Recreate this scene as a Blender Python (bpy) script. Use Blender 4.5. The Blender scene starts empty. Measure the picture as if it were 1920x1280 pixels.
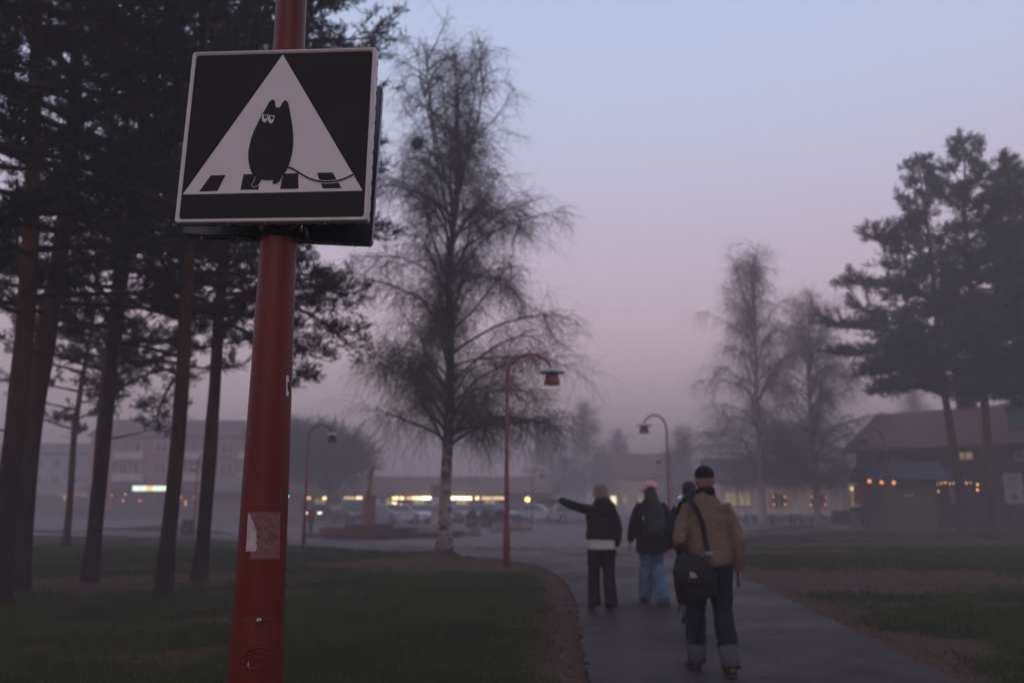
import bpy, bmesh, math, random
import numpy as np
from mathutils import Vector, Matrix, Euler

R = math.radians
random.seed(7)
rng = np.random.default_rng(7)
scene = bpy.context.scene
COL = scene.collection

# ------------------------------------------------------------------ camera
F_PX, CX, CY, CAM_H = 1600.0, 960.0, 640.0, 1.45
PITCH = math.atan(305 / F_PX)
cam_data = bpy.data.cameras.new("camera")
cam = bpy.data.objects.new("camera", cam_data)
COL.objects.link(cam)
cam.location = (0, 0, CAM_H)
cam.rotation_euler = (math.pi / 2 + PITCH, 0, 0)
cam_data.sensor_width = 36
cam_data.lens = 36 * F_PX / 1920
cam_data.clip_start = 0.05
cam_data.clip_end = 3000
cam_data.dof.use_dof = True
cam_data.dof.focus_distance = 2.62
cam_data.dof.aperture_fstop = 2.8
scene.camera = cam

# ------------------------------------------------------------------ sky, sun, exposure
world = bpy.data.worlds.new("World")
scene.world = world
world.use_nodes = True
wn, wl = world.node_tree.nodes, world.node_tree.links
wn.clear()
w_out = wn.new('ShaderNodeOutputWorld')
bg_n = wn.new('ShaderNodeBackground')          # clear dusk sky after sunset, the glow behind the camera
sky = wn.new('ShaderNodeTexSky')
sky.sky_type = 'NISHITA'
sky.sun_disc = False
sky.sun_elevation = R(2.0)
sky.sun_rotation = R(180)
bg_n.inputs['Strength'].default_value = 0.06
wl.new(sky.outputs[0], bg_n.inputs['Color'])
bg_g = wn.new('ShaderNodeBackground')          # the pink belt above the mist, the same all round
tc = wn.new('ShaderNodeTexCoord')
sep = wn.new('ShaderNodeSeparateXYZ')
ramp = wn.new('ShaderNodeValToRGB')
wl.new(tc.outputs['Generated'], sep.inputs[0])
wl.new(sep.outputs['Z'], ramp.inputs[0])
stops = [(0.0, (.58, .420, .460)), (.10, (.60, .435, .500)), (.20, (.600, .435, .535)), (.29, (.525, .430, .560)),
         (.40, (.450, .460, .620)), (.52, (.405, .470, .665)), (.70, (.21, .25, .37)), (1.0, (.085, .105, .17))]
cr = ramp.color_ramp
while len(cr.elements) < len(stops):
    cr.elements.new(0.5)
for e, (p, c) in zip(cr.elements, stops):
    e.position = p
    e.color = (*c, 1)
wl.new(ramp.outputs[0], bg_g.inputs['Color'])
bg_g.inputs['Strength'].default_value = 1.34
wadd = wn.new('ShaderNodeAddShader')
wl.new(bg_n.outputs[0], wadd.inputs[0])
wl.new(bg_g.outputs[0], wadd.inputs[1])
wl.new(wadd.outputs[0], w_out.inputs['Surface'])

sun_d = bpy.data.lights.new("sun", 'SUN')
sun_d.energy = 0.36
sun_d.angle = R(50)
sun_d.color = (1.0, .78, .68)
sun = bpy.data.objects.new("sun", sun_d)
COL.objects.link(sun)
sun.rotation_euler = (R(68), 0, R(-12))        # low afterglow from behind the camera

scene.view_settings.view_transform = 'Standard'
scene.view_settings.look = 'None'
scene.view_settings.exposure = 0.12
scene.view_settings.gamma = 1.0
scene.cycles.use_denoising = True
scene.cycles.max_bounces = 4
scene.cycles.volume_bounces = 0
scene.cycles.transparent_max_bounces = 12
scene.cycles.sample_clamp_indirect = 3.0
scene.cycles.use_adaptive_sampling = True
scene.cycles.adaptive_threshold = 0.02

# ------------------------------------------------------------------ helpers
FWD = Vector((0, math.cos(PITCH), math.sin(PITCH)))
UP = Vector((0, -math.sin(PITCH), math.cos(PITCH)))
CAM = Vector((0, 0, CAM_H))


def ray(px, py):
    return FWD + Vector((1, 0, 0)) * ((px - CX) / F_PX) + UP * ((CY - py) / F_PX)


def G(px, py):
    """point of the ground seen there"""
    d = ray(px, py)
    return CAM + d * (-CAM_H / d.z)


def at(px, py, y):
    """point at distance y ahead"""
    d = ray(px, py)
    return CAM + d * (y / d.y)


def tag(o, label=None, cat=None, group=None, kind=None):
    if label: o['label'] = label
    if cat: o['category'] = cat
    if group: o['group'] = group
    if kind: o['kind'] = kind
    return o


def thing(name, label, cat, loc=(0, 0, 0), rz=0.0, group=None, scale=1.0):
    o = bpy.data.objects.new(name, None)
    COL.objects.link(o)
    o.empty_display_size = .1
    o.location = loc
    o.rotation_euler = (0, 0, rz)
    o.scale = (scale, scale, scale)
    return tag(o, label, cat, group, 'thing')


def children(o):
    return [c for c in bpy.data.objects if c.parent == o]


def copy_tree(o, parent=None):
    c = o.copy()
    COL.objects.link(c)
    if parent is not None:
        c.parent = parent
    for ch in list(o.children):
        copy_tree(ch, c)
    return c


def link(name, me, mat, parent=None, smooth=False):
    o = bpy.data.objects.new(name, me)
    COL.objects.link(o)
    if mat is not None:
        me.materials.append(mat)
    if smooth:
        me.shade_smooth()
    if parent is not None:
        o.parent = parent
    return o


def mesh_np(name, verts, faces_flat, k):
    """fast mesh from numpy arrays; every face has k corners"""
    me = bpy.data.meshes.new(name)
    nv, nf = len(verts), len(faces_flat) // k
    me.vertices.add(nv)
    me.vertices.foreach_set('co', np.asarray(verts, np.float32).ravel())
    me.loops.add(nf * k)
    me.loops.foreach_set('vertex_index', np.asarray(faces_flat, np.int32))
    me.polygons.add(nf)
    me.polygons.foreach_set('loop_start', np.arange(0, nf * k, k, dtype=np.int32))
    me.polygons.foreach_set('loop_total', np.full(nf, k, np.int32))
    me.update(calc_edges=True)
    me.validate()
    return me


class MB:
    def __init__(s):
        s.v, s.f = [], []

    def box(s, c, size, rz=0.0, rx=0.0, ry=0.0):
        b = len(s.v)
        m = Euler((rx, ry, rz)).to_matrix()
        for dz in (-.5, .5):
            for dx, dy in ((-.5, -.5), (.5, -.5), (.5, .5), (-.5, .5)):
                s.v.append(Vector(c) + m @ Vector((dx * size[0], dy * size[1], dz * size[2])))
        for f in ((3, 2, 1, 0), (4, 5, 6, 7), (0, 1, 5, 4), (1, 2, 6, 5), (2, 3, 7, 6), (3, 0, 4, 7)):
            s.f.append([b + i for i in f])
        return s

    def prism(s, poly, fn):
        """poly: 2-D outline; fn(p, side) gives the 3-D point of either face"""
        b, n = len(s.v), len(poly)
        for side in (0, 1):
            for p in poly:
                s.v.append(Vector(fn(p, side)))
        s.f.append([b + i for i in range(n)][::-1])
        s.f.append([b + n + i for i in range(n)])
        for i in range(n):
            j = (i + 1) % n
            s.f.append([b + i, b + j, b + n + j, b + n + i])
        return s

    def tube(s, pts, radii, n=8, cap=True):
        pts = [Vector(p) for p in pts]
        b = len(s.v)
        ref = None
        for i, p in enumerate(pts):
            t = (pts[min(i + 1, len(pts) - 1)] - pts[max(i - 1, 0)]).normalized()
            if ref is None:
                ref = Vector((1, 0, 0)) if abs(t.x) < .8 else Vector((0, 1, 0))
            u = (ref - t * ref.dot(t)).normalized()
            ref = u
            w = t.cross(u)
            r = radii[i] if hasattr(radii, '__len__') else radii
            for k in range(n):
                a = 2 * math.pi * k / n
                s.v.append(p + (u * math.cos(a) + w * math.sin(a)) * r)
        for i in range(len(pts) - 1):
            for k in range(n):
                j = (k + 1) % n
                s.f.append([b + i * n + k, b + i * n + j, b + (i + 1) * n + j, b + (i + 1) * n + k])
        if cap:
            s.f.append([b + k for k in range(n)][::-1])
            s.f.append([b + (len(pts) - 1) * n + k for k in range(n)])
        return s

    def loft(s, rings, n=14, ref=(1, 0, 0), sq=1.0):
        """rings: (centre, a, b): ellipse half-axes a along ref, b across it; closed by fans"""
        cs = [Vector(r[0]) for r in rings]
        b = len(s.v)
        rf = Vector(ref)
        for i, (c, a_, b_) in enumerate(rings):
            t = (cs[min(i + 1, len(cs) - 1)] - cs[max(i - 1, 0)]).normalized()
            u = (rf - t * rf.dot(t))
            u = u.normalized() if u.length > 1e-4 else Vector((0, 1, 0))
            w = t.cross(u)
            for k in range(n):
                a = 2 * math.pi * k / n
                ca, sa = math.cos(a), math.sin(a)
                if sq != 1.0:
                    ca, sa = math.copysign(abs(ca) ** sq, ca), math.copysign(abs(sa) ** sq, sa)
                s.v.append(cs[i] + u * ca * a_ + w * sa * b_)
        for i in range(len(cs) - 1):
            for k in range(n):
                j = (k + 1) % n
                s.f.append([b + i * n + k, b + i * n + j, b + (i + 1) * n + j, b + (i + 1) * n + k])
        s.f.append([b + k for k in range(n)][::-1])
        s.f.append([b + (len(cs) - 1) * n + k for k in range(n)])
        return s

    def lathe(s, prof, c=(0, 0, 0), n=24):
        """prof: (radius, z) from bottom to top, closed"""
        c = Vector(c)
        return s.loft([(c + Vector((0, 0, z)), max(r, .0005), max(r, .0005)) for r, z in prof], n)

    def ball(s, c, r, n=10, m=6, sz=1.0, sy=1.0):
        c = Vector(c)
        rings = []
        for i in range(m + 1):
            a = -math.pi / 2 + math.pi * i / m
            rr = max(math.cos(a) * r, .0006)
            rings.append((c + Vector((0, 0, math.sin(a) * r * sz)), rr, rr * sy))
        return s.loft(rings, n)

    def quad(s, a, b_, c, d):
        b = len(s.v)
        s.v += [Vector(a), Vector(b_), Vector(c), Vector(d)]
        s.f.append([b, b + 1, b + 2, b + 3])
        return s

    def build(s, name, mat, parent=None, smooth=False, bevel=0.0):
        me = bpy.data.meshes.new(name)
        me.from_pydata([tuple(v) for v in s.v], [], s.f)
        me.update()
        o = link(name, me, mat, parent, smooth)
        if bevel:
            m = o.modifiers.new('bevel', 'BEVEL')
            m.width = bevel
            m.segments = 2
            m.limit_method = 'ANGLE'
        return o


def M(name, col, rough=.8, var=.25, scale=6.0, bump=0.0, bscale=None, metal=0.0, spec=.5, col2=None, detail=4.0,
      emit=None, estr=0.0, coat=0.0, stretch=(1, 1, 1)):
    m = bpy.data.materials.new(name)
    m.use_nodes = True
    nt = m.node_tree
    n, l = nt.nodes, nt.links
    p = n['Principled BSDF']
    p.inputs['Roughness'].default_value = rough
    p.inputs['Metallic'].default_value = metal
    p.inputs['Specular IOR Level'].default_value = spec
    p.inputs['Coat Weight'].default_value = coat
    t = n.new('ShaderNodeTexCoord')
    mp = n.new('ShaderNodeMapping')
    mp.inputs['Scale'].default_value = stretch
    l.new(t.outputs['Object'], mp.inputs[0])
    nz = n.new('ShaderNodeTexNoise')
    nz.inputs['Scale'].default_value = scale
    nz.inputs['Detail'].default_value = detail
    l.new(mp.outputs[0], nz.inputs['Vector'])
    cr_ = n.new('ShaderNodeValToRGB')
    cr_.color_ramp.elements[0].position = .32
    cr_.color_ramp.elements[1].position = .68
    c2 = col2 if col2 else tuple(c * (1 + var) for c in col)
    c1 = col if col2 else tuple(c * (1 - var) for c in col)
    cr_.color_ramp.elements[0].color = (*c1, 1)
    cr_.color_ramp.elements[1].color = (*c2, 1)
    l.new(nz.outputs['Fac'], cr_.inputs[0])
    l.new(cr_.outputs[0], p.inputs['Base Color'])
    if bump:
        nb = n.new('ShaderNodeTexNoise')
        nb.inputs['Scale'].default_value = bscale or scale * 3
        nb.inputs['Detail'].default_value = 5
        l.new(mp.outputs[0], nb.inputs['Vector'])
        b = n.new('ShaderNodeBump')
        b.inputs['Strength'].default_value = bump
        b.inputs['Distance'].default_value = .02
        l.new(nb.outputs['Fac'], b.inputs['Height'])
        l.new(b.outputs[0], p.inputs['Normal'])
    if emit:
        p.inputs['Emission Color'].default_value = (*emit, 1)
        p.inputs['Emission Strength'].default_value = estr
        m.cycles.emission_sampling = 'NONE' if estr > 0 and name.endswith('bulb') else 'AUTO'
    return m


def catmull(pts, k=6):
    pts = [Vector(p) for p in pts]
    out = []
    n = len(pts)
    for i in range(n - 1):
        p0, p1, p2, p3 = pts[max(i - 1, 0)], pts[i], pts[i + 1], pts[min(i + 2, n - 1)]
        for j in range(k):
            t = j / k
            out.append(.5 * ((2 * p1) + (p2 - p0) * t + (2 * p0 - 5 * p1 + 4 * p2 - p3) * t * t + (3 * p1 - p0 - 3 * p2 + p3) * t ** 3))
    out.append(pts[-1])
    return out


# ------------------------------------------------------------------ materials
MAT = {}
MAT['asphalt'] = M('asphalt', (.064, .047, .049), .5, .32, 3.4, 1.0, 120, spec=.22, detail=14.0)
MAT['band'] = M('paving_band', (.13, .115, .12), .5, .15, 2.0, .3, 60)
MAT['plaza'] = M('red_paving', (.115, .066, .060), .6, .18, 1.5, .4, 40)
MAT['car_park'] = M('car_park_asphalt', (.075, .063, .064), .6, .2, .6, .3, 30)
MAT['red_paint'] = M('red_pole_paint', (.140, .010, .007), .42, .22, 5, .06, 60, spec=.4, stretch=(1, 1, .35))
MAT['lamp_red'] = M('lamp_red_paint', (.24, .035, .028), .45, .2, 8)
MAT['enamel'] = M('pale_enamel', (.55, .55, .50), .35, .12, 6)
MAT['lens'] = M('unlit_glass', (.30, .26, .22), .15, .1, 6)
MAT['white_print'] = M('white_print', (.78, .70, .69), .38, .04, 8, spec=.5)
MAT['black_print'] = M('black_print', (.014, .010, .011), .5, .2, 10, spec=.22)
MAT['frame_alu'] = M('frame_aluminium', (.66, .58, .56), .42, .08, 20, .05, 90, metal=.15)
MAT['dark_alu'] = M('dark_sign_back', (.055, .055, .068), .38, .25, 7, metal=.5)
MAT['black_metal'] = M('black_metal', (.012, .012, .013), .5, .2, 10)
MAT['bolt'] = M('bolt_steel', (.55, .53, .52), .3, .1, 30, metal=.9)
MAT['hole'] = M('punched_hole', (.008, .008, .009), .8, .1, 10)
MAT['water'] = M('rain_drop', (.8, .8, .85), .03, .02, 5, spec=1.0)
MAT['pine_bark'] = None
MAT['needles'] = M('pine_needles', (.013, .019, .013), .7, .45, .9, spec=.25)
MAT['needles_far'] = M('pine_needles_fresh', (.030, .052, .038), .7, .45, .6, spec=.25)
MAT['twig'] = M('birch_twig', (.085, .060, .058), .8, .25, 3)
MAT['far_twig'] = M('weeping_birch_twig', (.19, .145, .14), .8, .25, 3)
MAT['willow_twig'] = M('round_tree_twig', (.055, .048, .040), .8, .2, 3)
MAT['conifer'] = M('bare_tree_twig', (.065, .055, .05), .8, .2, 2)
MAT['grass_blade'] = M('grass_blade', (.030, .052, .008), .7, .6, .8, col2=(.074, .084, .014), spec=.15)
MAT['leaf_litter'] = M('fallen_leaf', (.085, .036, .018), .75, .6, 9, col2=(.19, .10, .04))
MAT['stone'] = M('granite', (.20, .15, .14), .8, .3, 4, .5, 14)
MAT['brick_bed'] = M('brick_bed', (.13, .062, .055), .8, .3, 5, .3, 30)
MAT['bronze'] = M('bronze', (.30, .16, .08), .4, .4, 6, metal=.6)
MAT['bin'] = M('bin_grey', (.05, .05, .055), .6, .2, 6)


def wear(m, spots=(.30, .12, .10), grime=(.05, .008, .007)):
    """small pale scuffs and vertical grime streaks in the paint"""
    n, l = m.node_tree.nodes, m.node_tree.links
    p = n['Principled BSDF']
    t = n.new('ShaderNodeTexCoord')
    for col, sc_, st, lo, hi, amt in ((grime, 9, (1, 1, .12), .50, .72, .55), (spots, 60, (1, 1, .45), .70, .76, .45)):
        base = p.inputs['Base Color'].links[0].from_socket
        mp = n.new('ShaderNodeMapping')
        mp.inputs['Scale'].default_value = st
        l.new(t.outputs['Object'], mp.inputs[0])
        nz = n.new('ShaderNodeTexNoise')
        nz.inputs['Scale'].default_value = sc_
        nz.inputs['Detail'].default_value = 6
        l.new(mp.outputs[0], nz.inputs['Vector'])
        mr = n.new('ShaderNodeMapRange')
        mr.inputs['From Min'].default_value = lo
        mr.inputs['From Max'].default_value = hi
        mr.inputs['To Max'].default_value = amt
        l.new(nz.outputs['Fac'], mr.inputs['Value'])
        mx = n.new('ShaderNodeMix')
        mx.data_type = 'RGBA'
        l.new(mr.outputs[0], mx.inputs['Factor'])
        l.new(base, mx.inputs['A'])
        mx.inputs['B'].default_value = (*col, 1)
        l.new(mx.outputs['Result'], p.inputs['Base Color'])


wear(MAT['red_paint'])


def bark_material(name, low, high, z0, z1, bscale=9.0, stretch=(1, 1, .35), bump=.9):
    """low bark passes into the upper bark with height, as pines grow it"""
    m = M(name, low, .9, .4, bscale, bump, bscale * 1.6, stretch=stretch, spec=.2)
    n, l = m.node_tree.nodes, m.node_tree.links
    p = n['Principled BSDF']
    base = p.inputs['Base Color'].links[0].from_socket
    t = n.new('ShaderNodeTexCoord')
    s_ = n.new('ShaderNodeSeparateXYZ')
    l.new(t.outputs['Object'], s_.inputs[0])
    mr = n.new('ShaderNodeMapRange')
    mr.inputs['From Min'].default_value = z0
    mr.inputs['From Max'].default_value = z1
    l.new(s_.outputs['Z'], mr.inputs['Value'])
    vz = n.new('ShaderNodeTexVoronoi')
    vz.inputs['Scale'].default_value = bscale * .8
    mp = n.new('ShaderNodeMapping')
    mp.inputs['Scale'].default_value = (1, 1, .4)
    l.new(t.outputs['Object'], mp.inputs[0])
    l.new(mp.outputs[0], vz.inputs['Vector'])
    r2 = n.new('ShaderNodeValToRGB')
    r2.color_ramp.elements[0].color = (*[c * .5 for c in high], 1)
    r2.color_ramp.elements[1].color = (*[c * 1.25 for c in high], 1)
    l.new(vz.outputs['Color'], r2.inputs[0])
    mx = n.new('ShaderNodeMix')
    mx.data_type = 'RGBA'
    l.new(mr.outputs[0], mx.inputs['Factor'])
    l.new(base, mx.inputs['A'])
    l.new(r2.outputs[0], mx.inputs['B'])
    l.new(mx.outputs['Result'], p.inputs['Base Color'])
    return m


MAT['pine_bark'] = bark_material('pine_bark', (.034, .022, .018), (.115, .046, .024), 1.5, 5.5)
MAT['bough'] = M('bough_bark', (.030, .020, .016), .9, .3, 5)
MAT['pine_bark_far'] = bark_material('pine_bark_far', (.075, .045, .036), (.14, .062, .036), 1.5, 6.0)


def birch_bark():
    m = M('birch_bark', (.42, .35, .32), .8, .2, 3, .5, 12, stretch=(1, 1, 2.2), spec=.2)
    n, l = m.node_tree.nodes, m.node_tree.links
    p = n['Principled BSDF']
    base = p.inputs['Base Color'].links[0].from_socket
    t = n.new('ShaderNodeTexCoord')
    mp = n.new('ShaderNodeMapping')
    mp.inputs['Scale'].default_value = (2.2, 2.2, 4.5)
    l.new(t.outputs['Object'], mp.inputs[0])
    nz = n.new('ShaderNodeTexNoise')
    nz.inputs['Scale'].default_value = 1.6
    nz.inputs['Detail'].default_value = 6
    nz.inputs['Roughness'].default_value = .7
    l.new(mp.outputs[0], nz.inputs['Vector'])
    s_ = n.new('ShaderNodeSeparateXYZ')
    l.new(t.outputs['Object'], s_.inputs[0])
    mr = n.new('ShaderNodeMapRange')
    mr.inputs['From Min'].default_value = 1.8
    mr.inputs['From Max'].default_value = 7.0
    mr.inputs['To Min'].default_value = -.02
    mr.inputs['To Max'].default_value = .22
    l.new(s_.outputs['Z'], mr.inputs['Value'])
    ad = n.new('ShaderNodeMath')
    l.new(nz.outputs['Fac'], ad.inputs[0])
    l.new(mr.outputs[0], ad.inputs[1])
    r2 = n.new('ShaderNodeValToRGB')
    r2.color_ramp.elements[0].position = .48
    r2.color_ramp.elements[1].position = .56
    l.new(ad.outputs[0], r2.inputs[0])
    mx = n.new('ShaderNodeMix')
    mx.data_type = 'RGBA'
    l.new(r2.outputs[0], mx.inputs['Factor'])
    l.new(base, mx.inputs['A'])
    mx.inputs['B'].default_value = (.055, .042, .040, 1)
    l.new(mx.outputs['Result'], p.inputs['Base Color'])
    return m


MAT['birch_bark'] = birch_bark()
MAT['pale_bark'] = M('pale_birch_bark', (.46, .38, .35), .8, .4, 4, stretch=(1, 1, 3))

# ------------------------------------------------------------------ ground
P_LEFT = [(1110, 1280), (1092, 1200), (1083, 1150), (1072, 1112), (1054, 1086), (1020, 1067), (975, 1054), (900, 1047), (850, 1043),
          (700, 1032), (560, 1022), (440, 1013), (300, 1007), (40, 1004)]
P_RIGHT = [(1800, 1280), (1600, 1183), (1480, 1124), (1405, 1087), (1335, 1056), (1318, 1037), (1345, 1018), (1420, 1006), (1540, 999), (1680, 993)]
left_w = catmull([Vector((.95, -4, 0)), Vector((.85, 2, 0))] + [G(*p) for p in P_LEFT], 5)
gr0 = G(1800, 1280)
gr1 = G(1600, 1183)
right_w = catmull([gr0 + (gr0 - gr1) * 3, gr0 + (gr0 - gr1)] + [G(*p) for p in P_RIGHT], 5)
BAND_FAR = [(40, 993), (300, 996), (440, 1001), (560, 1009), (700, 1018), (850, 1029), (960, 1036), (1080, 1038), (1180, 1030), (1290, 1015),
            (1390, 997), (1540, 990), (1690, 986)]
far_w = [G(*p) for p in BAND_FAR]
def rough_edge(line, amp, seed):
    rg_ = np.random.default_rng(seed)
    out = []
    for a_, b_ in zip(line[:-1], line[1:]):
        L_ = (b_ - a_).length
        k_ = max(1, min(12, int(L_ / .12)))
        nv = Vector((-(b_ - a_).y, (b_ - a_).x, 0)).normalized()
        for i_ in range(k_):
            out.append(a_.lerp(b_, i_ / k_) + nv * float(rg_.normal() * amp))
    return out + [line[-1]]


path_poly = rough_edge(left_w, .022, 1) + far_w + rough_edge(right_w, .03, 2)[::-1]
PP = np.array([(p.x, p.y) for p in path_poly])


def inside(poly, x, y):
    res = np.zeros(x.shape, bool)
    n = len(poly)
    j = n - 1
    for i in range(n):
        xi, yi = poly[i]
        xj, yj = poly[j]
        c = ((yi > y) != (yj > y)) & (x < (xj - xi) * (y - yi) / (yj - yi + 1e-12) + xi)
        res ^= c
        j = i
    return res


def dist_line(line, x, y):
    d = np.full(x.shape, 1e9)
    for a, b in zip(line[:-1], line[1:]):
        ax, ay, bx, by = a.x, a.y, b.x, b.y
        dx, dy = bx - ax, by - ay
        t = np.clip(((x - ax) * dx + (y - ay) * dy) / (dx * dx + dy * dy + 1e-9), 0, 1)
        d = np.minimum(d, np.hypot(x - ax - t * dx, y - ay - t * dy))
    return d


def vnoise(x, y, s, seed=0):
    """smooth value noise"""
    g = np.random.default_rng(seed).random((64, 64))
    u, v = x * s, y * s
    i, j = np.floor(u).astype(int), np.floor(v).astype(int)
    fu, fv = u - i, v - j
    fu, fv = fu * fu * (3 - 2 * fu), fv * fv * (3 - 2 * fv)
    a, b, c, d = g[i % 64, j % 64], g[(i + 1) % 64, j % 64], g[i % 64, (j + 1) % 64], g[(i + 1) % 64, (j + 1) % 64]
    return (a * (1 - fu) + b * fu) * (1 - fv) + (c * (1 - fu) + d * fu) * fv


# bare-earth places: (pixel of centre, half width, half depth)
EARTH = [((860, 1056), 3.6, 2.4), ((1560, 1080), 4.4, 2.8), ((1450, 1095), 1.6, 1.4), ((330, 1085), 3.0, 1.2),
         ((1640, 1022), 4.0, 2.0), ((1850, 1015), 3.5, 3.0), ((150, 1100), 2.5, 1.8), ((1700, 1210), .9, .7), ((1480, 1035), 2.5, 1.6)]


def earth_mask(x, y):
    n1 = vnoise(x, y, .9, 1) * .55 + vnoise(x, y, 2.3, 2) * .3 + vnoise(x, y, 6.1, 3) * .15
    m = np.clip((n1 - .54) * 2.6, 0, .60)
    dl = dist_line(left_w[:45], x, y)
    m = np.maximum(m, np.clip(1.25 - dl / (.30 + .55 * n1), 0, 1))
    dr = dist_line(right_w[:40], x, y)
    m = np.maximum(m, np.clip(1.15 - dr / (.25 + .75 * n1), 0, 1))
    for (c, a, b) in EARTH:
        g = G(*c)
        d = np.hypot((x - g.x) / a, (y - g.y) / b) + (n1 - .5) * 1.5
        m = np.maximum(m, np.clip((1.15 - d) * 1.8, 0, 1))
    return m


xs = np.concatenate([[-400, -250, -150, -90, -60], np.arange(-40, 40.01, .4), [60, 90, 150, 250, 400]])
ys = np.concatenate([[-200, -80, -30, -10, 0, 3], np.arange(5, 34.01, .3), np.arange(35, 70, 1.0), [75, 90, 120, 180, 260, 400]])
gx, gy = np.meshgrid(xs, ys)
ins = inside(PP, gx, gy)
dl_all = np.minimum(dist_line(left_w, gx, gy), dist_line(right_w, gx, gy))
bump = (vnoise(gx, gy, .35, 5) - .45) * .10 + (vnoise(gx, gy, 1.3, 6) - .5) * .035
bump = bump * np.clip(dl_all / 1.2, 0, 1) * (~ins) * (gy < 60) * (np.abs(gx) < 60)
# little mounds round the trunks
MOUNDS = [(833, 1042, .16, 1.1), (303, 1125, .10, .8), (372, 1100, .10, .8), (168, 1100, .08, .8), (122, 1030, .08, 1.0), (1808, 1003, .15, 1.4), (1862, 1007, .15, 1.4)]
for (mx_, my_, h_, r_) in MOUNDS:
    g = G(mx_, my_)
    bump = bump + h_ * np.exp(-((gx - g.x) ** 2 + (gy - g.y) ** 2) / (r_ * r_)) * (~ins)
flat_zone = ins | ((gx > -62) & (gx < 21) & (gy > 40) & (gy < 63)) | (gy > 61.5)
flat_zone |= (gx > 20) & (gx < 41) & (gy > 45) & (gy < 62)
flat_zone |= inside([(G(*p).x, G(*p).y) for p in [(440, 1001), (560, 1009), (700, 1018), (850, 1029), (960, 1036), (1080, 1038), (1180, 1030), (1290, 1015), (1390, 997)]] + [(20, 63), (-26, 63)], gx, gy)
gz = np.where(flat_zone, -.03, bump)
nx_, ny_ = len(xs), len(ys)
idx = np.arange(nx_ * ny_).reshape(ny_, nx_)
quads = np.stack([idx[:-1, :-1], idx[:-1, 1:], idx[1:, 1:], idx[1:, :-1]], -1).reshape(-1)
gme = mesh_np('ground', np.stack([gx, gy, gz], -1).reshape(-1, 3), quads, 4)
attr = gme.attributes.new('earth', 'FLOAT', 'POINT')
attr.data.foreach_set('value', earth_mask(gx, gy).astype(np.float32).ravel())


def ground_height(x, y):
    j = int(np.clip(np.searchsorted(xs, x) - 1, 0, nx_ - 2))
    i = int(np.clip(np.searchsorted(ys, y) - 1, 0, ny_ - 2))
    u, v = (x - xs[j]) / (xs[j + 1] - xs[j]), (y - ys[i]) / (ys[i + 1] - ys[i])
    return float((gz[i, j] * (1 - u) + gz[i, j + 1] * u) * (1 - v) + (gz[i + 1, j] * (1 - u) + gz[i + 1, j + 1] * u) * v)


def ground_mat():
    m = M('lawn', (.014, .021, .005), .9, .5, .55, .8, 26, col2=(.036, .036, .010), spec=.1)
    n, l = m.node_tree.nodes, m.node_tree.links
    p = n['Principled BSDF']
    base = p.inputs['Base Color'].links[0].from_socket
    a = n.new('ShaderNodeAttribute')
    a.attribute_name = 'earth'
    t = n.new('ShaderNodeTexCoord')
    nz = n.new('ShaderNodeTexNoise')
    nz.inputs['Scale'].default_value = 5
    nz.inputs['Detail'].default_value = 8
    nz.inputs['Roughness'].default_value = .75
    l.new(t.outputs['Object'], nz.inputs['Vector'])
    r1 = n.new('ShaderNodeValToRGB')
    r1.color_ramp.elements[0].color = (.034, .019, .013, 1)
    r1.color_ramp.elements[1].color = (.155, .085, .058, 1)
    r1.color_ramp.elements[0].position = .3
    r1.color_ramp.elements[1].position = .72
    l.new(nz.outputs['Fac'], r1.inputs[0])
    sb = n.new('ShaderNodeMath')
    sb.operation = 'ADD'
    l.new(a.outputs['Fac'], sb.inputs[0])
    l.new(nz.outputs['Fac'], sb.inputs[1])
    mr = n.new('ShaderNodeMapRange')
    mr.inputs['From Min'].default_value = .72
    mr.inputs['From Max'].default_value = 1.12
    l.new(sb.outputs[0], mr.inputs['Value'])
    mx = n.new('ShaderNodeMix')
    mx.data_type = 'RGBA'
    l.new(mr.outputs[0], mx.inputs['Factor'])
    l.new(base, mx.inputs['A'])
    l.new(r1.outputs[0], mx.inputs['B'])
    l.new(mx.outputs['Result'], p.inputs['Base Color'])
    return m


tag(link('ground', gme, ground_mat(), None, True), 'dark lawn with bare earth patches and leaf litter', kind='structure')


def sheet(name, poly, z, mat, label):
    bm = bmesh.new()
    vs = [bm.verts.new((p[0], p[1], z)) for p in poly]
    f = bm.faces.new(vs)
    bmesh.ops.triangulate(bm, faces=[f])
    bmesh.ops.recalc_face_normals(bm, faces=bm.faces)
    me = bpy.data.meshes.new(name)
    bm.to_mesh(me)
    bm.free()
    if me.polygons and me.polygons[0].normal.z < 0:
        me.flip_normals()
    return tag(link(name, me, mat), label, kind='structure')


def path_mat():
    """damp asphalt: wetter, smoother places alternate with dull ones"""
    m = MAT['asphalt']
    n, l = m.node_tree.nodes, m.node_tree.links
    p = n['Principled BSDF']
    t = n.new('ShaderNodeTexCoord')
    nz = n.new('ShaderNodeTexNoise')
    nz.inputs['Scale'].default_value = .45
    nz.inputs['Detail'].default_value = 5
    l.new(t.outputs['Object'], nz.inputs['Vector'])
    mr = n.new('ShaderNodeMapRange')
    mr.inputs['From Min'].default_value = .35
    mr.inputs['From Max'].default_value = .65
    mr.inputs['To Min'].default_value = .34
    mr.inputs['To Max'].default_value = .72
    l.new(nz.outputs['Fac'], mr.inputs['Value'])
    l.new(mr.outputs[0], p.inputs['Roughness'])
    return m


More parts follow.
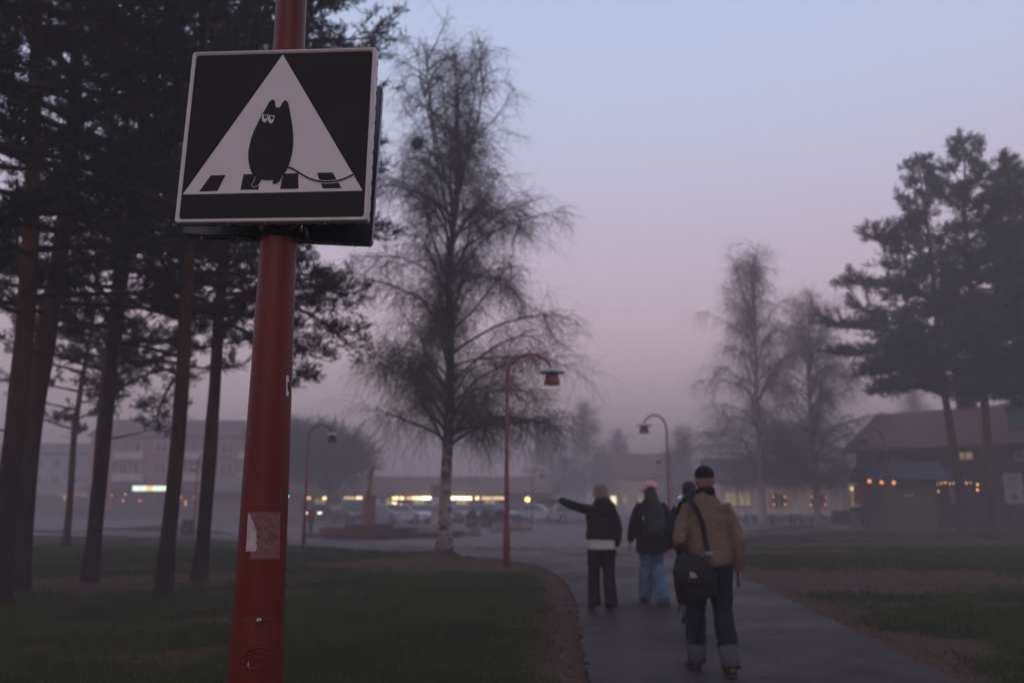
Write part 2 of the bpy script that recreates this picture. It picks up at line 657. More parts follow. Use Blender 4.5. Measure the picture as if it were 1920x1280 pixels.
sheet('path', [(p.x, p.y) for p in path_poly], .012, path_mat(), 'damp grey asphalt footpath curving left round the lawn')
plaza_px = [(40, 993), (300, 996), (440, 1001), (560, 1009), (700, 1018), (850, 1029), (960, 1036), (1080, 1038), (1180, 1030), (1290, 1015), (1390, 997)]
plz = [(G(*p).x, G(*p).y) for p in plaza_px[2:]]
sheet('plaza', plz + [(20, 62), (-24, 62)], .008, MAT['plaza'], 'reddish paved square beyond the footpath')
sheet('car_park', [(-70, 62.2), (60, 62.2), (75, 112), (-95, 112)], .016, MAT['car_park'], 'grey asphalt car park behind the square')
sheet('road', [(-40, 46), (-24.4, 47), (-24.4, 62), (-60, 62), (-60, 50)], .012, MAT['car_park'], 'grey road on the far side of the lawn')
sheet('walkway', [(20.4, 46), (31, 49.5), (40, 52.5), (40, 57), (31, 56), (20.4, 61)], .010, MAT['car_park'], 'grey walkway in front of the kiosk')

# grass blades and fallen leaves (nobody could count them)
def scatter(n, x0, x1, y0, y1, power):
    u = rng.random(n)
    y = y0 + (y1 - y0) * u ** power
    w = np.clip(y / y1, 0, 1)
    x = x0 + (x1 - x0) * rng.random(n)
    x = x * (.25 + .75 * w) * 1.0
    return x, y


def ground_heights(x, y):
    j = np.clip(np.searchsorted(xs, x) - 1, 0, nx_ - 2)
    i = np.clip(np.searchsorted(ys, y) - 1, 0, ny_ - 2)
    u, v = (x - xs[j]) / (xs[j + 1] - xs[j]), (y - ys[i]) / (ys[i + 1] - ys[i])
    return (gz[i, j] * (1 - u) + gz[i, j + 1] * u) * (1 - v) + (gz[i + 1, j] * (1 - u) + gz[i + 1, j + 1] * u) * v


x, y = scatter(190000, -20, 21, 6.2, 30, 1.5)
ok = ~inside(PP, x, y)
x, y = x[ok], y[ok]
e = earth_mask(x, y)
ok = rng.random(len(x)) > e * 1.15
x, y = x[ok], y[ok]
z = ground_heights(x, y)
n = len(x)
patch = vnoise(x, y, .7, 11)
h = (.022 + .05 * rng.random(n) * (.4 + patch)) * (1 + .02 * y)
a = rng.random(n) * 6.283
wd = .0045 * (1 + .07 * y)
lean = .5 * rng.random(n)
az = rng.random(n) * 6.283
b0 = np.stack([x - np.cos(a) * wd, y - np.sin(a) * wd, z - .005], -1)
b1 = np.stack([x + np.cos(a) * wd, y + np.sin(a) * wd, z - .005], -1)
tp = np.stack([x + np.cos(az) * lean * h, y + np.sin(az) * lean * h, z + h], -1)
gm = mesh_np('grass', np.stack([b0, b1, tp], 1).reshape(-1, 3), np.arange(n * 3), 3)
tag(link('grass', gm, MAT['grass_blade']), 'short dark green grass blades covering the lawn', kind='stuff')
x, y = scatter(5200, -16, 17, 6.2, 27, 1.35)
for line in (left_w[8:42], right_w[4:34]):        # more litter gathers along the path edges
    pk_ = rng.integers(0, len(line), 1500)
    lx = np.array([line[i].x for i in pk_]) + rng.normal(size=1500) * .30
    ly = np.array([line[i].y for i in pk_]) + rng.normal(size=1500) * .45
    x, y = np.concatenate([x, lx]), np.concatenate([y, ly])
ok = (~inside(PP, x, y)) | (rng.random(len(x)) < .10)
x, y = x[ok], y[ok]
z = np.maximum(ground_heights(x, y), np.where(inside(PP, x, y), .012, -1)) + .012
n = len(x)
a = rng.random(n) * 6.283
sz = .012 + .013 * rng.random(n)
c, s_ = np.cos(a) * sz, np.sin(a) * sz
tilt = (rng.random((n, 4)) - .3) * .02
q = np.stack([np.stack([x + c, y + s_, z + tilt[:, 0]], -1), np.stack([x - s_ * .6, y + c * .6, z + tilt[:, 1]], -1),
              np.stack([x - c, y - s_, z + tilt[:, 2]], -1), np.stack([x + s_ * .6, y - c * .6, z + tilt[:, 3]], -1)], 1)
tag(link('fallen_leaves', mesh_np('fallen_leaves', q.reshape(-1, 3), np.arange(n * 4), 4), MAT['leaf_litter']),
    'brown fallen leaves scattered over the lawn and verge', kind='stuff')

# ------------------------------------------------------------------ haze: one closed box of mist round everything
hz = MB().box((0, 90, 13.0), (860, 660, 28.0)).build('haze', None)
hm = bpy.data.materials.new('mist')
hm.use_nodes = True
hn = hm.node_tree.nodes
hn.clear()
ho = hn.new('ShaderNodeOutputMaterial')
hv = hn.new('ShaderNodeVolumePrincipled')
hv.inputs['Color'].default_value = (1.0, .895, .895, 1)
hv.inputs['Density'].default_value = .0084
hv.inputs['Anisotropy'].default_value = 0.0
hm.node_tree.links.new(hv.outputs[0], ho.inputs['Volume'])
hz.data.materials.append(hm)
tag(hz, 'thin violet-grey evening mist filling the whole park', kind='stuff')

# ------------------------------------------------------------------ the near lamp post
POLE = Vector((-.712, 2.5, 0))
PROF = [(.0790, 0), (.0775, .5), (.0757, .98), (.0742, 1.06), (.0728, 1.10), (.0700, 1.125), (.0693, 1.15), (.0652, 1.52), (.0590, 1.86), (.0540, 2.22), (.0480, 3.05), (.036, 4.6)]


def pole_r(z):
    for (r0, z0), (r1, z1) in zip(PROF[:-1], PROF[1:]):
        if z <= z1:
            t = (z - z0) / (z1 - z0)
            return r0 + (r1 - r0) * t
    return PROF[-1][0]


def on_pole(px, py, lift=0.0):
    """point of the post's skin seen there, in the post's own space"""
    d = ray(px, py)
    z, best = 1.2, None
    for _ in range(8):
        r = pole_r(z)
        ox, oy = -POLE.x, -POLE.y
        A = d.x ** 2 + d.y ** 2
        B = 2 * (ox * d.x + oy * d.y)
        C = ox * ox + oy * oy - r * r
        D = max(B * B - 4 * A * C, 0)
        t = (-B - math.sqrt(D)) / (2 * A)
        best = CAM + d * t - POLE
        z = best.z
    n_ = Vector((best.x, best.y, 0)).normalized()
    return Vector((n_.x * (pole_r(z) + lift), n_.y * (pole_r(z) + lift), z))


lp = thing('street_lamp', 'thick red lamp post close to the camera carrying the crossing sign', 'street lamp', POLE, 0, 'red street lamps')
MB().lathe(PROF, n=64).build('pole', MAT['red_paint'], lp, True)
arm = [(0, 0, 4.55), (0, 0, 4.8), (.08, 0, 5.05), (.28, 0, 5.28), (.55, 0, 5.36), (.82, 0, 5.28), (1.05, 0, 5.05)]
MB().tube(catmull(arm, 5), [.035] * 31, 14).build('arm', MAT['red_paint'], lp, True)
MB().lathe([(.05, 5.04), (.08, 5.01), (.30, 4.94), (.315, 4.92), (.30, 4.915), (.02, 4.95)][::-1], (1.06, 0, 0), 28).build('lamp_shade', MAT['enamel'], lp, True)
MB().lathe([(.17, 4.62), (.18, 4.66), (.15, 4.80), (.13, 4.93)], (1.06, 0, 0), 24).build('lantern', MAT['lamp_red'], lp, True)
# hatch seam, bolt with its hole, embossed leaf emblem
seam = [on_pole(px_, 1157 + .0006 * (px_ - 485) ** 2, .0004) for px_ in range(452, 524, 4)]
MB().tube(seam, [.0011] * len(seam), 5).build('hatch_seam', M('seam_edge', (.20, .04, .03), .5, .5, 40), lp, True)
bp = on_pole(485.5, 1162.5, 0)
nrm = Vector((bp.x, bp.y, 0)).normalized()
bolt = MB().loft([(bp, .0075, .0075), (bp + nrm * .006, .0075, .0075), (bp + nrm * .009, .0055, .0055)], 14, (0, 0, 1)).build('bolt', MAT['bolt'], lp, True)
MB().loft([(bp + nrm * .0085, .0028, .0028), (bp + nrm * .0096, .0028, .0028)], 6, (0, 0, 1)).build('hex_socket', MAT['hole'], bolt)
hp = on_pole(485.5, 1173, 0)
hr = [hp + Vector((-nrm.y, nrm.x, 0)) * .0095 * math.cos(t_) + Vector((0, 0, .010 * math.sin(t_))) + nrm * .0004 for t_ in [i * math.pi / 8 for i in range(17)]]
MB().tube(hr, [.0016] * 17, 6).build('keyhole_ring', M('dark_red_edge', (.10, .010, .008), .5, .2, 10), lp, True)


def cr7(pts):
    return [on_pole(420 + a_ / 3.657, 930 + b_ / 3.657, .0005) for a_, b_ in pts]


for pts in ([(143, 1108), (160, 1070), (195, 1042), (245, 1037), (288, 1046), (328, 1030), (312, 1065), (285, 1092), (245, 1106), (200, 1114), (168, 1130), (152, 1160)],
            [(178, 1140), (215, 1120), (258, 1110), (255, 1122), (290, 1131), (328, 1117), (305, 1152), (275, 1180), (235, 1190), (190, 1186), (150, 1182)],
            [(185, 1068), (220, 1064), (262, 1070)]):
    q = catmull(cr7(pts), 4)
    MB().tube(q, [.0026] * len(q), 6).build('leaf_emblem', MAT['red_paint'], lp, True)
wq = cr7([(170, 1132), (165, 1150), (168, 1172)])
MB().tube(wq, [.0022] * 3, 6).build('paint_chip', M('bare_metal_chip', (.5, .42, .40), .6, .2, 30), lp, True)


def pole_patch(name, px0, px1, py0, py1, mat, lift, outline=None):
    m = MB()
    nx, ny = 14, 16
    for j in range(ny + 1):
        for i in range(nx + 1):
            u, v = i / nx, j / ny
            m.v.append(on_pole(px0(v) + (px1(v) - px0(v)) * u, py0 + (py1 - py0) * v, lift))
    for j in range(ny):
        for i in range(nx):
            a_ = j * (nx + 1) + i
            m.f.append([a_, a_ + nx + 1, a_ + nx + 2, a_ + 1])
    return m.build(name, mat, lp, True)


def residue_mat():
    m = M('glue_residue', (.140, .010, .007), .6, .1, 5)
    n, l = m.node_tree.nodes, m.node_tree.links
    p = n['Principled BSDF']
    base = p.inputs['Base Color'].links[0].from_socket
    t = n.new('ShaderNodeTexCoord')
    nz = n.new('ShaderNodeTexNoise')
    nz.inputs['Scale'].default_value = 260
    nz.inputs['Detail'].default_value = 3
    nz.inputs['Roughness'].default_value = .8
    n2 = n.new('ShaderNodeTexNoise')
    n2.inputs['Scale'].default_value = 70
    l.new(t.outputs['Object'], nz.inputs['Vector'])
    l.new(t.outputs['Object'], n2.inputs['Vector'])
    ad = n.new('ShaderNodeMath')
    l.new(nz.outputs['Fac'], ad.inputs[0])
    l.new(n2.outputs['Fac'], ad.inputs[1])
    r_ = n.new('ShaderNodeValToRGB')
    r_.color_ramp.elements[0].position = .80
    r_.color_ramp.elements[1].position = 1.25
    r_.color_ramp.elements[0].color = (.05, .05, .05, 1)
    r_.color_ramp.elements[1].color = (.22, .22, .22, 1)
    l.new(ad.outputs[0], r_.inputs[0])
    ml = n.new('ShaderNodeMath')
    ml.operation = 'MULTIPLY'
    l.new(r_.outputs[0], ml.inputs[0])
    ml.inputs[1].default_value = 1.0
    mx = n.new('ShaderNodeMix')
    mx.data_type = 'RGBA'
    l.new(ml.outputs[0], mx.inputs['Factor'])
    l.new(base, mx.inputs['A'])
    mx.inputs['B'].default_value = (.62, .48, .47, 1)
    l.new(mx.outputs['Result'], p.inputs['Base Color'])
    return m


res = pole_patch('sticker_residue', lambda v: 466 + 4 * v, lambda v: 525.5 - 1.2 * v, 959, 1047, residue_mat(), .0005)
tag(res, 'whitish glue residue of a torn sticker')
shred = pole_patch('sticker_shred', lambda v: 465.5 - 4 * v, lambda v: 466.5 + (14.5 * min(v * 2.0, 1.0) ** .8) + 1.2 * math.sin(v * 30),
                   961, 1033, M('torn_paper', (.64, .55, .53), .8, .3, 60, col2=(.45, .37, .36)), .0010)
tag(shred, 'torn white paper shred of a sticker')
lab = pole_patch('small_label', lambda v: 536.3, lambda v: 541.2, 704, 742, MAT['white_print'], .0006)
MB().tube([on_pole(539.5, 716, .0012), on_pole(539.8, 733, .0012)], [.0022, .0022], 5).build('label_print', MAT['black_print'], lab)

# ------------------------------------------------------------------ crossing sign
S_POS = Vector((-.705, 2.4, 2.543))
YAW, PIT, ROL = -.0661, -.0437, .0087
SM = Matrix.Translation(S_POS) @ Matrix.Rotation(YAW, 4, 'Z') @ Matrix.Rotation(PIT, 4, 'X') @ Matrix.Rotation(ROL, 4, 'Y')
SW, SH, SD = .5776, .5625, .042
sg = thing('crossing_sign', 'square black sign with white triangle and black animal on a zebra crossing', 'sign', S_POS, 0, 'crossing signs on the lamp post')
sg.matrix_world = SM


def solve_h():
    src = [(159, 84), (1239, 59), (1180, 1067), (53, 1089)]
    dst = [(-SW / 2, SH / 2), (SW / 2, SH / 2), (SW / 2, -SH / 2), (-SW / 2, -SH / 2)]
    A, b = [], []
    for (x_, y_), (u, v) in zip(src, dst):
        A.append([x_, y_, 1, 0, 0, 0, -u * x_, -u * y_]); b.append(u)
        A.append([0, 0, 0, x_, y_, 1, -v * x_, -v * y_]); b.append(v)
    h_ = np.linalg.solve(np.array(A, float), np.array(b, float))
    return np.append(h_, 1).reshape(3, 3)


HS = solve_h()


def uv(p):
    q_ = HS @ np.array([p[0], p[1], 1.0])
    return (q_[0] / q_[2], q_[1] / q_[2])


def rrect(w, h_, r, k=5):
    out = []
    for cx_, cy_, a0 in ((w / 2 - r, h_ / 2 - r, 0), (-w / 2 + r, h_ / 2 - r, 90), (-w / 2 + r, -h_ / 2 + r, 180), (w / 2 - r, -h_ / 2 + r, 270)):
        for i in range(k + 1):
            a_ = R(a0 + 90 * i / k)
            out.append((cx_ + r * math.cos(a_), cy_ + r * math.sin(a_)))
    return out


def ring(m, outs, y0s):
    """skin between successive outlines [(poly, y)] of the same length"""
    n_ = len(outs[0])
    b = len(m.v)
    for poly, y_ in zip(outs, y0s):
        for p in poly:
            m.v.append(Vector((p[0], y_, p[1])))
    for k in range(len(outs) - 1):
        for i in range(n_):
            j = (i + 1) % n_
            m.f.append([b + k * n_ + i, b + k * n_ + j, b + (k + 1) * n_ + j, b + (k + 1) * n_ + i])


# front frame bead: a rounded raised rim around the face
fr = MB()
o_ = [rrect(SW, SH, .010), rrect(SW, SH, .010), rrect(SW - .004, SH - .004, .009), rrect(SW - .012, SH - .012, .008), rrect(SW - .016, SH - .016, .008),
      rrect(SW - .022, SH - .022, .008), rrect(SW - .026, SH - .026, .008)]
ring(fr, o_, [.022, .002, -.001, -.0015, .001, .001, .0045])
fr.build('frame', MAT['frame_alu'], sg, True)
hb = MB()
ring(hb, [rrect(SW - .003, SH - .003, .010), rrect(SW - .003, SH - .003, .010), rrect(SW - .022, SH - .022, .010), rrect(SW - .03, SH - .03, .01)], [.018, SD - .006, SD, SD])
hb.f.append([len(hb.v) - 24 + i for i in range(24)])
hb.build('housing', M('housing_grey', (.46, .45, .47), .5, .1, 12, metal=.2), sg, True)


def flat(name, poly, y_, mat, parent, th=.0004):
    return MB().prism(poly, lambda p, s: (p[0], y_ - (th if s == 0 else 0), p[1])).build(name, mat, parent)


fc = flat('face', rrect(SW - .0255, SH - .0255, .008), .0030, MAT['black_print'], sg, .001)
flat('white_triangle', [uv(p) for p in ((690, 100), (1153, 895), (102, 922))], .0016, MAT['white_print'], fc)
for b4 in (((267, 811), (355, 807), (307, 900), (198, 906)), ((460, 803), (548, 800), (549, 892), (441, 894)),
           ((690, 798), (780, 796), (781, 886), (673, 888)), ((888, 793), (980, 791), (1032, 882), (922, 884))):
    flat('zebra_stripe', [uv(p) for p in b4], .0010, MAT['black_print'], fc)


def smooth_poly(pts, k=4):
    v_ = [Vector((p[0], p[1], 0)) for p in pts]
    n_ = len(v_)
    out = []
    for i in range(n_):
        p0, p1, p2, p3 = v_[i - 1], v_[i], v_[(i + 1) % n_], v_[(i + 2) % n_]
        for j in range(k):
            t = j / k
            q_ = .5 * ((2 * p1) + (p2 - p0) * t + (2 * p0 - 5 * p1 + 4 * p2 - p3) * t * t + (3 * p1 - p0 - 3 * p2 + p3) * t ** 3)
            out.append((q_.x, q_.y))
    return out


def strip_poly(path, w0, w1):
    q_ = catmull([Vector((*p, 0)) for p in path], 5)
    L_, R_ = [], []
    for i, p in enumerate(q_):
        t = (q_[min(i + 1, len(q_) - 1)] - q_[max(i - 1, 0)]).normalized()
        w = w0 + (w1 - w0) * i / (len(q_) - 1)
        n_ = Vector((-t.y, t.x, 0)) * w
        L_.append((p.x + n_.x, p.y + n_.y)); R_.append((p.x - n_.x, p.y - n_.y))
    return L_ + R_[::-1]


def grow(pts, d):
    n_ = len(pts)
    ar = sum(pts[i][0] * pts[(i + 1) % n_][1] - pts[(i + 1) % n_][0] * pts[i][1] for i in range(n_))
    sg_ = 1 if ar > 0 else -1
    out = []
    for i in range(n_):
        a_, b_ = Vector(pts[i - 1]), Vector(pts[(i + 1) % n_])
        t = (b_ - a_).normalized()
        out.append((pts[i][0] + t.y * d * sg_, pts[i][1] - t.x * d * sg_))
    return out


body = [(630, 367), (616, 376), (604, 394), (590, 420), (566, 460), (540, 512), (515, 565), (498, 622), (488, 680), (490, 730), (500, 775), (515, 803), (535, 822), (565, 834),
        (605, 838), (640, 834), (678, 818), (705, 790), (725, 750), (740, 700), (750, 640), (751, 580), (746, 520), (738, 470), (731, 430), (724, 395), (716, 377), (705, 371),
        (694, 378), (683, 394), (674, 411), (651, 412), (646, 388), (640, 371)]
foot_a = [(531, 812), (526, 838), (512, 858), (511, 871), (524, 876), (543, 867), (560, 846), (566, 830), (550, 812)]
foot_b = [(640, 828), (631, 846), (631, 858), (646, 860), (666, 850), (680, 832), (684, 812), (662, 812)]
tail = [(712, 760), (745, 771), (790, 797), (840, 825), (895, 842), (950, 847), (1010, 840), (1060, 823), (1105, 800)]
flat('outline', [uv(p) for p in strip_poly(tail[2:], 9.5, 8.5)], .00045, MAT['white_print'], fc)
for ft in (foot_a, foot_b):
    flat('outline', [uv(p) for p in grow(smooth_poly(ft, 3), 3.2)], .00045, MAT['white_print'], fc)
an = flat('animal_figure', [uv(p) for p in smooth_poly(body, 3)], -.0003, MAT['black_print'], fc)
for ft in (foot_a, foot_b):
    flat('animal_foot', [uv(p) for p in smooth_poly(ft, 3)], -.0001, MAT['black_print'], fc)
flat('animal_tail', [uv(p) for p in strip_poly(tail, 5.8, 5.2)], -.0001, MAT['black_print'], fc)
for eye, pu in (([(573, 454), (604, 455), (604, 474), (597, 494), (583, 502), (571, 492), (568, 474)], (590, 468)),
                ([(610, 459), (642, 460), (641, 480), (633, 501), (619, 508), (607, 498), (604, 480)], (627, 474))):
    flat('animal_eye', [uv(p) for p in eye], -.0009, MAT['white_print'], fc)
    flat('animal_pupil', [uv((pu[0] + 11 * math.cos(t_ * .3927), pu[1] + 12 * math.sin(t_ * .3927))) for t_ in range(16)], -.0014, MAT['black_print'], fc)
    flat('eye_glint', [uv((pu[0] + 2 + 3 * math.cos(t_ * .785), pu[1] - 2 + 3 * math.sin(t_ * .785))) for t_ in range(8)], -.0019, MAT['white_print'], fc, .0002)
# punched holes along the edges, drops hanging under them
hole = MB()
for zz in np.linspace(-SH / 2 + .03, SH / 2 - .04, 11):
    o1 = MB().box((SW / 2 - .0012, .031, zz), (.002, .005, .012)).build('punched_hole', MAT['hole'], sg)
for xx in np.linspace(-SW / 2 + .05, SW / 2 - .05, 9):
    MB().box((xx, .031, -SH / 2 + .0012), (.012, .005, .002)).build('punched_hole', MAT['hole'], sg)
for xx in (-.13, -.02, .16):
    MB().ball((xx, .012, -SH / 2 - .002), .0025, 8, 6, 1.3).build('rain_drop', MAT['water'], sg, True)
# clamp that holds both signs
cl = MB()
cl.lathe([(.062, -.02), (.062, .02)], (0, 0, 0), 32)
zc = 2.262
clamp = cl.build('clamp_band', MAT['black_metal'], sg, True)
clamp.matrix_parent_inverse = SM.inverted()
clamp.location = (POLE.x, POLE.y, zc)
for sx, bw in ((-1, .034), (1, .034)):
    b_ = MB().box((0, 0, 0), (bw, .05, .030)).build('clamp_jaw', MAT['black_metal'], sg, False, .004)
    b_.matrix_parent_inverse = SM.inverted()
    b_.location = (POLE.x + sx * .073, POLE.y - .01, zc - .004)
b_ = MB().tube([(0, 0, -.012), (0, 0, .016)], [.005, .004], 10).build('clamp_bolt', MAT['bolt'], sg, True)
b_.matrix_parent_inverse = SM.inverted()
b_.location = (POLE.x + .078, POLE.y - .045, zc + .004)
for zz in (-.20, .20):
    b_ = MB().box((0, .066, zz), (.36, .045, .035)).build('mounting_rail', MAT['black_metal'], sg)

# the sign on the post's other side, seen from behind
s2p = Vector((-.748, 2.655, 2.572))
sb_ = thing('crossing_sign', 'dark back of the second square sign behind the lamp post', 'sign', s2p, R(3), 'crossing signs on the lamp post')
sb_.rotation_euler = (PIT, .030, R(3))
W2, H2 = .600, .560
bk = MB()
ring(bk, [rrect(W2, H2, .012), rrect(W2, H2, .012), rrect(W2 - .004, H2 - .004, .012), rrect(W2 - .05, H2 - .05, .012), rrect(W2 - .05, H2 - .05, .012)], [.045, .006, .0, .0, .003])
bk.f.append([len(bk.v) - 24 + i for i in range(24)])
bk.build('back_panel', MAT['dark_alu'], sb_, False)
MB().prism(rrect(W2 - .002, H2 - .002, .012), lambda p, s: (p[0], .044 + .002 * s, p[1])).build('face', MAT['black_print'], sb_)
fl = MB()
ring(fl, [rrect(W2 + .004, H2 + .004, .013), rrect(W2 + .004, H2 + .004, .013), rrect(W2 + .001, H2 + .001, .013)], [.040, .004, .002])
fl.build('flange', M('flange_grey', (.30, .30, .33), .45, .15, 12, metal=.3), sb_, True)
for zz in np.linspace(-H2 / 2 + .03, H2 / 2 - .04, 11):
    MB().box((W2 / 2 + .0015, .022, zz), (.002, .005, .010)).build('punched_hole', MAT['hole'], sb_)
for xx in np.linspace(-W2 / 2 + .05, W2 / 2 - .05, 8):
    MB().box((xx, .022, -H2 / 2 - .0015), (.012, .005, .002)).build('punched_hole', MAT['hole'], sb_)
for xx in (-.245, -.13, .06, .12, .155, .19):
    MB().ball((xx, .012, -H2 / 2 - .005), .0032, 8, 6, 1.4).build('rain_drop', MAT['water'], sb_, True)
MB().box((.02, -.046, -.19), (.40, .09, .03)).build('mounting_rail', MAT['black_metal'], sb_)

# ------------------------------------------------------------------ the other street lamps
def street_lamp(label, base, height, side, yaw=0.0):
    k = height / 5.36
    t = thing('street_lamp', label, 'street lamp', base, yaw + (0 if side > 0 else math.pi), 'red street lamps', k)
    MB().lathe([(.085, 0), (.08, .9), (.07, 1.0), (.052, 2.6), (.042, 4.6)], n=16).build('pole', MAT['lamp_red'], t, True)
    a_ = [(0, 0, 4.5), (.01, 0, 4.8), (.09, 0, 5.06), (.30, 0, 5.28), (.60, 0, 5.36), (.90, 0, 5.28), (1.10, 0, 5.10), (1.17, 0, 4.98)]
    c_ = catmull(a_, 5)
    MB().tube(c_, [.040] * len(c_), 10).build('arm', MAT['lamp_red'], t, True)
    MB().lathe([(.03, 4.90), (.33, 4.865), (.345, 4.875), (.32, 4.90), (.20, 4.945), (.08, 4.99), (.05, 5.02)], (1.17, 0, 0), 28).build('lamp_shade', MAT['enamel'], t, True)
    ln = MB().lathe([(.205, 4.565), (.215, 4.59), (.195, 4.68), (.165, 4.78), (.14, 4.87)], (1.17, 0, 0), 24).build('lantern', MAT['lamp_red'], t, True)
    MB().lathe([(.02, 4.545), (.16, 4.553), (.19, 4.563)], (1.17, 0, 0), 20).build('glass', MAT['lens'], ln, True)
    return t


def lamp_at(label, px_, base_py, top_py, side, yaw=0.0):
    b = G(px_, base_py)
    top = at(px_, top_py, b.y)
    return street_lamp(label, (b.x, b.y, 0), top.z, side, yaw)


lamp_at('red street lamp standing between the bare birch and the pointing person', 950, 1062, 664, 1)
lamp_at('red street lamp rising above the person in the pink cap, arm pointing left', 1257, 1016, 779, -1, .45)
lamp_at('red street lamp right of the sign post in front of the round tree', 569, 1022, 797, 1, -.2)
lamp_at('red street lamp among the pine trunks with a grey bin at its foot', 362, 1004, 850, 1, -.3)
lamp_at('hazy thin street lamp beyond the parked cars', 998, 985, 880, 1, .6)
lamp_at('dull red street lamp in front of the kiosk, arm pointing left', 1671, 992, 805, -1)
lamp_at('faint far street lamp behind the pink cap, arm pointing left', 1262, 985, 850, -1, .5)
lamp_at('faint far street lamp behind the second pine trunk', 330, 985, 866, 1, .2)

# ------------------------------------------------------------------ trees
def twig_batch(P, Rd):
    """P (n,k,3) centre lines, Rd (n,k) radii -> verts, quads of three-sided twigs"""
    n_, k_, _ = P.shape
    t = P[:, -1] - P[:, 0]
    t /= np.linalg.norm(t, axis=1, keepdims=True) + 1e-9
    ref = np.where(np.abs(t[:, :1]) < .8, np.array([[1., 0, 0]]), np.array([[0, 1., 0]]))
    u = np.cross(t, ref)
    u /= np.linalg.norm(u, axis=1, keepdims=True) + 1e-9
    w = np.cross(t, u)
    V = np.zeros((n_, k_, 3, 3))
    for s in range(3):
        a_ = 2 * math.pi * s / 3
        V[:, :, s] = P + (u * math.cos(a_) + w * math.sin(a_))[:, None, :] * Rd[:, :, None]
    base = (np.arange(n_) * k_ * 3)[:, None, None]
    kk = (np.arange(k_ - 1) * 3)[None, :, None]
    ss = np.arange(3)[None, None, :]
    s2 = (ss + 1) % 3
    q = np.stack([base + kk + ss, base + kk + s2, base + kk + 3 + s2, base + kk + 3 + ss], -1)
    return V.reshape(-1, 3), q.reshape(-1)


def path_points(rg, start, d, length, n_, droop, wob, up=0.0):
    """a wandering centre line; droop bends it down (or up when negative)"""
    p = np.array(start, float)
    d = np.array(d, float)
    d /= np.linalg.norm(d)
    out = [p.copy()]
    st = length / (n_ - 1)
    for i in range(n_ - 1):
        d = d + np.array([rg.normal() * wob, rg.normal() * wob, rg.normal() * wob * .6 - droop + up])
        d /= np.linalg.norm(d)
        p = p + d * st
        out.append(p.copy())
    return np.array(out)


def resample(P, t):
    i = np.clip((t * (len(P) - 1)).astype(int), 0, len(P) - 2)
    f = (t * (len(P) - 1) - i)[:, None]
    return P[i] * (1 - f) + P[i + 1] * f, P[i + 1] - P[i]


